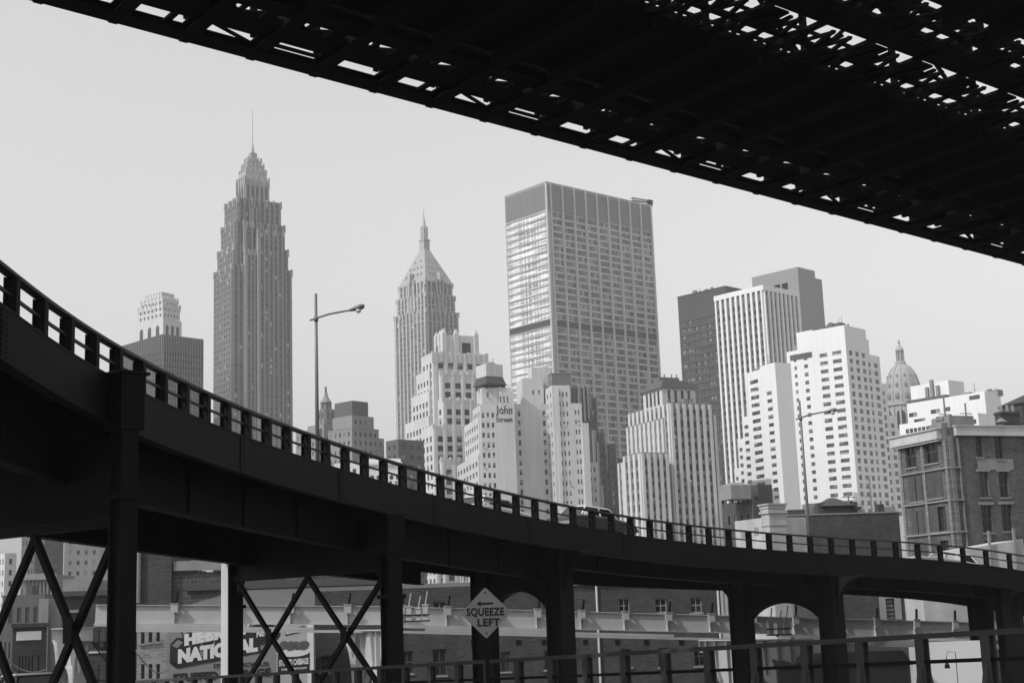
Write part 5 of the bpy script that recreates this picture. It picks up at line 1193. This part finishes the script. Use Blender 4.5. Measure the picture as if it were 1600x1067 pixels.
# --- rubble party wall and dark house on the left
b = Bld('brick_building', 'old rubble brick party wall with a grey lean-to roof, above the light girders', 'brick building', (600, 905), 126, head=3, mats={'wall': B_RUB, 'lean_to_roof': mat('grey_lean_to_roof', .10, .9, .2, .3), 'eaves': R_DARK, 'roof': R_DARK, 'dark_wing': B_DARK, 'ledge': STONE_T, 'downpipe': STONE_T})
xl = b.R(213, 900)[0]; xm_ = b.R(270, 880)[0]; zt = b.R(400, 893)[1]; m = b.mb('wall'); rr = random.Random(5)
n = 26
for i in range(n):
    xa, xb = xm_ + (0 - xm_) * i / n, xm_ + (0 - xm_) * (i + 1) / n; hgt = zt + rr.uniform(-.25, .25) + (.9 if i < 3 else 0)
    m.prism([(xa, 0, 0), (xb, 0, 0), (xb, 0, hgt), (xa, 0, hgt)], (0, .5, 0))
b.box('dark_wing', xl + .1, xm_ - .003, -.5, 9, 0, zt + 5); x_ = b.R(214, 900)[0]; b.mb('downpipe').tube([(x_ + .25, -.7, 0), (x_ + .25, -.7, zt + 4.6)], .22, 8)
x2, z2 = b.R(349, 882); b.box('ledge', b.R(272, 883)[0], x2, -.3, .0, b.R(300, 891)[1], b.R(300, 876)[1])
za = b.R(600, 930, -2)[1]; zb_ = b.R(600, 921, -2)[1]
m = b.mb('lean_to_roof'); xa = b.R(318, 935, -3)[0]; m.prism([(xa - 3, -3.2, za - .8), (0, -3.2, za - .8), (0, .0, za + .9), (xa + 3, 0, za + .9)], (0, 0, .12))
m = b.mb('eaves'); m.box(xa - 2, 0, -.3, .0, za + 1.0, za + 1.6); m.bar((xl + 2, -2.2, za - 2.2), (xa + 3, -.4, za + 1.2), .3, .5)
b.done()

# --- corner building with painted advertisement
b = Bld('corner_building', 'pale brick corner building with narrow windows at left and a food advert on its flank', 'brick building', (263, 985), 104, head=8, mats={'wall': mat('pale_grey_brick', .24, .95, .15, .4, streak=.15, brick=(.5, .16, .02)), 'roof': R_DARK}, low=True)
xl = b.R(214, 990)[0]; xr = b.R(492, 985)[0]; H = b.H + 1.0
ws = [pxF(b, *q) for q in ((220.5, 226, 981, 1005), (232.5, 238, 980, 1003), (244.5, 250, 979, 1002), (220.5, 226, 1037, 1060), (232.5, 238, 1037, 1060), (244.5, 250, 1037, 1060))]
holes(b, 'F', 0, xl, xr, 0, H, ws); m = b.mb('wall'); m.quad((xr,0,0),(xr,9,0),(xr,9,H),(xr,0,H)); m.quad((xl,9,0),(xl,0,0),(xl,0,H),(xl,9,H)); b.mb('roof').quad((xl,0,H),(xr,0,H),(xr,9,H),(xl,9,H))
for q in ws: winF(b, q)
b.done()
pc = b.wpt(b.R(262, 1000)[0], -.12, b.R(262, 1062)[1] - 1.2)
bb = empty('billboard', pc, b.h, 'painted billboard advertising stuffed cabbage, half hidden by the dark braces', 'billboard')
x0 = b.R(262, 1000)[0]; BW = xr - x0 - .1; BH = H - pc.z - .1
M_BB = mat('billboard_mid_grey', .22, .85, .06, .5, fine=.05); M_BBW = mat('billboard_white', .66, .8, .05, .6); M_BBD = mat('billboard_black', .02, .8, .1, 1); M_BBG = mat('billboard_light_grey', .40, .8, .06, .6)
m = MB(); m.box(0, BW, 0, .1, 0, BH); m.build('board', M_BB, bb)
def bp(px, py): x, zz = b.R(px, py, -.12); return x - x0, zz - pc.z
xs2 = bp(432, 1000)[0]; m = MB(); m.box(xs2, BW - .45, -.02, -.002, .05, BH - .05); m.build('poster', M_BBG, bb)
m = MB(); m.box(BW - .45, BW, -.025, -.002, 0, BH); m.build('edge_board', M_BBW, bb)
def slab(mm, pts_, e0=-.03, th=.008):
    mm.prism([(x, e0, z) for x, z in [bp(*p) for p in pts_]], (0, -th, 0))
m = MB(); slab(m, ((264, 1034), (276, 1044), (412, 1018), (404, 1010))); slab(m, ((266, 1006), (276, 996), (290, 996), (284, 1032), (274, 1042), (265, 1034)), -.03)
slab(m, ((282, 984), (294, 976), (300, 976), (300, 1004), (288, 1004)), -.03)
for i in range(7): slab(m, ((278 + i * 19, 1002 - i * 3.0), (288 + i * 19, 994 - i * 3), (296 + i * 19, 996 - i * 3), (292 + i * 19, 1030 - i * 3), (280 + i * 19, 1034 - i * 3)), -.02)
m.build('letter_shadow', M_BBD, bb)
m = MB(); slab(m, ((269, 1008), (278, 999), (286, 1003), (277, 1012)), -.042, .004); slab(m, ((285, 984), (292, 979), (293, 996), (288, 999)), -.042, .004); m.build('letter_side', M_BB, bb)
def bword(body, p0, p1, hpx, mt, bold, e=-.05):
    a = bp(*p0); c_ = bp(*p1); v = Vector((c_[0] - a[0], 0, c_[1] - a[1])); z1 = bp(p0[0], p0[1] - hpx)[1] - a[1]
    place_text(body, z1 / .8, mt, (a[0], e, a[1]), v, Vector((0, 0, 1)), bb, bold=bold, extrude=.006, width=v.length)
bword('HEBREW', (288, 1007), (392, 987), 17, M_BBW, .085); bword('NATIONAL', (278, 1034.5), (403, 1015), 21.5, M_BBW, .09)
bword("IT'S DELICIOUS", (334, 1043), (420, 1039), 7, M_BBD, .012); bword('STUFFED CABBAGE', (270, 1064), (423, 1054.5), 13, M_BBD, .035)
bword('NEW', (401, 995), (424, 990), 11, M_BBW, .025); 
m = MB(); cx_, cz_ = bp(411, 990); m.prism([(cx_ + 1.25 * math.cos(t), -.03, cz_ + .75 * math.sin(t)) for t in [k * math.pi / 10 for k in range(20)]], (0, -.008, 0)); m.build('roundel', M_BBD, bb)
m = MB(); slab(m, ((443, 984), (476, 977), (478, 986), (446, 993)), -.03); m.build('poster_panel', M_BBD, bb); m = MB(); slab(m, ((434, 1022), (484, 1018), (484, 1047), (434, 1050)), -.03); m.build('poster_panel', M_BBD, bb)
bword('NATIONAL', (446, 991), (476, 985), 5.5, M_BBW, .015); bword('STUFFED CABBAGE', (436, 1040), (482, 1036), 10, M_BBW, .025); bword('IN BEEF & TOMATO SAUCE', (440, 1047), (479, 1044), 3.5, M_BBW, .005)
m = MB(); cx_, cz_ = bp(458, 1018); m.prism([(cx_ + 1.2 * math.cos(t), -.034, cz_ + .34 * math.sin(t)) for t in [k * math.pi / 10 for k in range(20)]], (0, -.006, 0)); m.build('plate_picture', M_BBW, bb)
m = MB(); rr = random.Random(2)
for i in range(14):
    px, py = 441 + rr.random() * 36, 1013 - rr.random() * 13 * (1 - abs(i % 7 - 3) / 5); cx_, cz_ = bp(px, py); r_ = .16 + rr.random() * .14
    m.prism([(cx_ + r_ * 1.3 * math.cos(t), -.045 - i * .0015, cz_ + r_ * math.sin(t)) for t in [k * math.pi / 5 for k in range(10)]], (0, -.001, 0))
m.build('food_picture', mat('billboard_dark_grey', .09, .8, .5, 3), bb)

# ------------------------------------------------------------------ light steel girders and their piers (a viaduct being built)
def gpt(px, py, d): return P(px, py, d)
G0, G1, G2, G3 = gpt(150, 944, 92), gpt(600, 946.5, 94), gpt(1215, 963, 100), gpt(1640, 975, 108)
def girder(a, bq, label, nb, ends):
    L_ = (bq - a).length; xd = (bq - a).normalized(); h = math.atan2(xd.y, xd.x); tilt = math.asin(xd.z)
    r = empty('steel_girder', (a.x, a.y, a.z), h, label, 'steel girder', 'light girders of the new viaduct'); r.rotation_euler = (0, -tilt, h)
    m = MB(); m.box(0, L_, 0, .03, -1.16, -.05); m.build('web', M_PRIMER, r)
    m = MB(); m.box(0, L_, -.15, .15, -.05, 0); m.build('top_flange', M_PRIMER, r)
    m = MB(); z = -1.2
    m.box(0, L_, -.3, .3, -1.2, -1.16)
    for k, (e0, e1) in enumerate(ends): m.box(L_ * e0, L_ * e1, -.36 - .06 * k, .3, z - .16, z - .012); m.box(L_ * e0, L_ * e1, -.28 - .06 * k, .25, z - .012, z); z -= .17
    m.build('bottom_flange', M_PRIMER, r)
    for i in range(nb):
        x = L_ * (i + .35) / nb; m = MB()
        m.prism([(x, 0, -1.15), (x, -.3, -1.15), (x, -.12, -.62), (x, -.3, -.52), (x, -.3, -.055), (x, 0, -.055)], (.04, 0, 0))
        m.box(x - .2, x + .26, -.48, -.36, -.42, .06); m.box(x - .26, x + .3, -.52, -.3, .06, .1); m.box(x - .26, x + .3, -.5, -.3, -.47, -.43)
        br_ = m.build('bracket', M_PRIMER, r); m = MB(); m.bar((x + .1, -.3, .1), (x + .2, -.2, .8), .1, .14); m.build('pin', M_STEEL, br_)
girder(G0, G1, 'light steel girder on the left, running behind the billboard braces', 5, [(0, .52), (.05, .75), (.1, .97)])
girder(G1, G2, 'light steel girder in the middle, behind the diamond warning sign', 9, [(0, .4), (.1, .72), (.02, .93)])
girder(G2, G3, 'light steel girder on the right, below the whitewashed gable', 7, [(0, .45), (.05, .7), (0, .85), (.3, .99)])
def pier(c, heading, label, wtop=9.0):
    r = empty('steel_pier', (c.x, c.y, 0), heading, label, 'steel pier', 'steel piers of the new viaduct'); zt = c.z; hw = wtop / 2
    def half(s_):
        out = [(0, zt), (s_ * hw, zt), (s_ * hw, zt - .7)]
        out += [(s_ * (hw - (hw - 2.7) * math.sin(t)), zt - .7 - 3.2 * (1 - math.cos(t))) for t in [k * 1.35 / 6 for k in range(1, 7)]]
        out += [(s_ * 2.6, 0), (s_ * 1.7, 0)] + [(s_ * 1.7 * math.cos(t), zt - 4.2 + 1.9 * math.sin(t)) for t in [k * math.pi / 2 / 8 for k in range(9)]]
        return out
    m = MB()
    for s_ in (-1, 1): m.prism([(x, -.05, z) for x, z in half(s_)], (0, .1, 0))
    m.build('web', M_PRIMER, r)
    m = MB()
    for s_ in (-1, 1):
        pp = half(s_); q = [Vector((x, 0, z)) for x, z in pp]
        for i in range(1, len(q) - 1):
            if i == len(q) - 1: continue
            if abs(q[i].z) < .01 and abs(q[i+1].z) < .01: continue
            m.bar(q[i], q[i+1], .75, .05, up=(0, 1, 0.001)) if False else m.prism([q[i] + Vector((0, -.38, 0)), q[i+1] + Vector((0, -.38, 0)), q[i+1] + Vector((0, .38, 0)), q[i] + Vector((0, .38, 0))], (s_ * .04, 0, -.02))
    m.box(-hw - .1, hw + .1, -.42, .42, zt + .003, zt + .06); m.build('flange', M_PRIMER, r)
    m = MB()
    for s_ in (-1, 1):
        for k in (1.0, 2.15, 3.2, 4.0):
            zb2 = zt - 2.2 if k < 2 else (0.0 if k < 2.3 else zt - (2.6 if k < 3.5 else 1.3))
            for e in (-1, 1): m.prism([(s_ * k - .02, e * .05, zt), (s_ * k - .02, e * .36, zt), (s_ * k - .02, e * .18, zb2), (s_ * k - .02, e * .05, zb2)], (.04, 0, 0))
    m.build('stiffener', M_PRIMER, r)
for q, hdg, lb in ((P(112, 982, 90), rad(-62), 'curved light steel pier at the left, behind the leftmost crossed braces'), (P(578, 985, 93), rad(-66), 'curved light steel pier beside the right edge of the billboard'), (P(1178, 1000, 95), rad(-50), 'curved light steel pier seen through the arched viaduct bent')):
    pier(q, hdg, lb)
for px, py, d, lb in ((651, 950, 91.5, 'worker-height bundle of girder clamps standing left of the diamond sign'), (1216, 972, 95, 'cluster of girder clamps standing on the pier in the arch')):
    c = P(px, py, d); r = empty('clamp_stand', (c.x, c.y, c.z - .75), 0, lb.replace('worker-height bundle', 'pale bundle'), 'clamp stand'); m = MB()
    for x, hgt in ((-.5, 1.2), (.1, 1.0), (.55, 1.3)): m.box(x - .16, x + .16, -.16, .16, 0, hgt * .7); m.box(x - .22, x + .22, -.2, .2, hgt * .7, hgt * .76); m.bar((x, 0, hgt * .76), (x + .15, 0, hgt + .5), .07, .07)
    m.build('clamp', M_PRIMER, r); m = MB(); m.box(-.8, .8, -.22, .22, .3, .38); m.box(-.8, .8, -.25, .25, -.08, 0); m.build('crossbar', M_STEEL, r)

# ------------------------------------------------------------------ street far left, under the viaduct
def simple(label, p0, d, head, wpx, dpx, wall, F=None, L=None, name='office_building', cat='office building', extra=None, pane=G_SOFT, low=True):
    b = Bld(name, label, cat, p0, d, head=head, mats={'wall': wall, 'roof': R_DARK, 'trim': STONE_T}, pane=pane, low=low)
    W_ = b.R(wpx, p0[1])[0] if wpx else 20; D_ = b.L(dpx, p0[1])[0] if dpx else 20
    b.tier(0, W_, 0, D_, 0, b.H, F, L)
    if extra: extra(b, W_, D_)
    b.done(60); return b
sp = dict(p=3.2, ww=.4, fh=3.5, wh=.5)
simple('distant bright block far left under the viaduct, with a stepped roof', (8, 864), 460, 35, 26, -60, W_PALE, sp, sp)
simple('hazy dark slab tower seen between the leftmost crossed braces', (58, 700), 520, 40, 103, 38, mat('hazy_dark_tower', .10, .8, .1, .1), dict(sp, p=4, rib=(.8, .4)), sp)
simple('lighter hazy tower with rows of windows, right of the dark slab tower', (104, 705), 430, 14, 172, None, mat('grey_tower_rear', .24, .9, .15, .1, streak=.15), dict(p=2.2, ww=.35, fh=3.1, wh=.4), sp)
def corn(b, W_, D_):
    b.box('trim', -.6, W_ + .6, -.9, 0, b.H - 1.2, b.H + .2); b.box('trim', -.3, W_ + .3, -.5, 0, b.H - 5.4, b.H - 5)
simple('ornate low block with heavy cornice beneath the hazy towers', (37, 898), 330, 4, 85, None, mat('dull_stone_rear', .18, .9, .2, .2, streak=.2), dict(n=7, ww=.45, fh=4.2, wh=.6, top=1.8, rib=(.4, .3)), sp, extra=corn)
simple('small white-corniced building below the lighter hazy tower', (103, 905), 240, 10, 150, None, mat('grey_rear_wall', .15, .9, .2, .2, streak=.2), dict(n=6, ww=.45, fh=3.6, wh=.5, top=3), sp, extra=lambda b, W_, D_: b.box('trim', -.4, W_ + .2, -.7, 0, b.H - 2.2, b.H))
simple('sooty flat block beyond the storefront row', (4, 930), 190, 3, 70, None, W_SOOT, dict(n=4, ww=.5, fh=3.6, wh=.55), sp, extra=lambda b, W_, D_: (b.box('wall', W_ * .45, W_ * .6, 2, 5, b.H - .9, b.H + 1.2)))
simple('pale narrow house with lit side beside the storefront row', (61, 935), 175, 8, 76, None, W_TAN, dict(n=2, ww=.4, fh=3.4, wh=.5), sp)
simple('brick house with stepped dark roof edge behind the left pier', (97, 926), 160, 12, 200, None, B_DARK, dict(n=8, ww=.4, fh=3.6, wh=.5, top=2.5), sp, name='brick_building', cat='brick building', extra=lambda b, W_, D_: (b.box('roof', -.5, W_, -.6, 0, b.H - .4, b.H + .15), b.box('trim', -.3, W_, -.3, 0, b.H - 2.2, b.H - 1.9)))
def store(b, W_, D_):
    b.box('trim', .4, W_ - .6, -.25, -.02, b.H - 2.1, b.H - 1.2); b.box('wall', -.3, W_ + .3, -.5, 0, b.H - .5, b.H + .1)
    rr = random.Random(4)
    for i in range(14): x = .6 + (W_ - 1.4) * i / 14; b.box('sign_lettering', x, x + .12 + .2 * rr.random(), -.27, -.251, b.H - 1.95, b.H - 1.35)
b = Bld('brick_building', 'dark storefront row with a pale sign band at far left', 'brick building', (20, 976), 150, head=26, mats={'wall': B_MID, 'roof': R_DARK, 'trim': W_WHITE, 'sign_lettering': M_BBD}, low=True, pane=glass('store_windows', .02, .3, .3))
W_ = b.R(74, 968)[0]; b.tier(0, W_, 0, 12, 0, b.H, dict(n=7, ww=.45, fh=3.4, wh=.55, top=2.6), dict(n=3, ww=.4, fh=3.4, wh=.5)); b.m['sign_lettering'] = MB(); b.m['trim'] = MB(); b.box('trim', .4, W_ - .6, -.25, -.02, b.H - 1.6, b.H - .7); b.box('wall', -.2, W_ + .2, -.5, 0, b.H - .3, b.H + .12)
del b.m['sign_lettering']; b.done(60)
b = Bld('brick_building', 'brick walk-up with an iron fire escape, between the left pier and tall column', 'brick building', (138, 975), 112, head=5, mats={'wall': B_MID, 'roof': R_DARK, 'fire_escape': M_STEEL, 'sill': W_PALE}, low=True)
W_ = b.R(212, 975)[0]; H = b.H + 1.5
b.tier(0, W_, 0, 10, 0, H, dict(n=3, ww=.4, fh=2.9, wh=.55, top=1.2), None); m = b.mb('fire_escape')
for k in range(3):
    z0 = H - 2.9 - 2.9 * k; m.box(.3, 3.2, -1.0, -.02, z0, z0 + .05); m.box(.3, 3.2, -1.02, -.98, z0 + .85, z0 + .9)
    for i in range(10): x = .3 + i * .32; m.box(x, x + .03, -1.01, -.99, z0, z0 + .9)
    m.bar((.5, -.8, z0), (2.6, -.8, z0 - 2.85), .35, .05)
for k in range(3):
    for i in range(3): x = W_ * (i + .5) / 3; b.box('sill', x - .7, x + .7, -.1, .0, H - 3.9 - 2.9 * k + .2, H - 3.9 - 2.9 * k + .35)
b.done(60)
# overhead wires sagging across the street
wr = MB()
for p0, p1 in (((0, 1022, 70), (75, 1044, 95)), ((0, 1034, 70), (75, 1052, 95)), ((214, 1020, 80), (263, 1048, 103))):
    a, bq = P(*p0), P(*p1); wr.tube([a.lerp(bq, t) - Vector((0, 0, .5 * math.sin(math.pi * t))) for t in [k / 8 for k in range(9)]], .035, 5)
tag(wr.build('overhead_wire', mat('pale_cable', .3)), 'thin pale overhead wires sagging across the street at lower left', 'wire')

# ------------------------------------------------------------------ haze
hm = bpy.data.materials.new('haze_air'); hm.use_nodes = True; t = hm.node_tree; t.nodes.remove(t.nodes['Principled BSDF'])
pv = t.nodes.new('ShaderNodeVolumePrincipled'); pv.inputs['Density'].default_value = HAZE; pv.inputs['Color'].default_value = (.95, .95, .95, 1); pv.inputs['Anisotropy'].default_value = 0.0
t.links.new(pv.outputs[0], t.nodes['Material Output'].inputs['Volume'])
m = MB(); m.box(-R_ - 40, R_ + 40, -R_ - 40, R_ + 40, -1, 345); hz_ = m.build('haze', hm); hz_['kind'] = 'stuff'; hz_['label'] = 'pale haze in the city air'
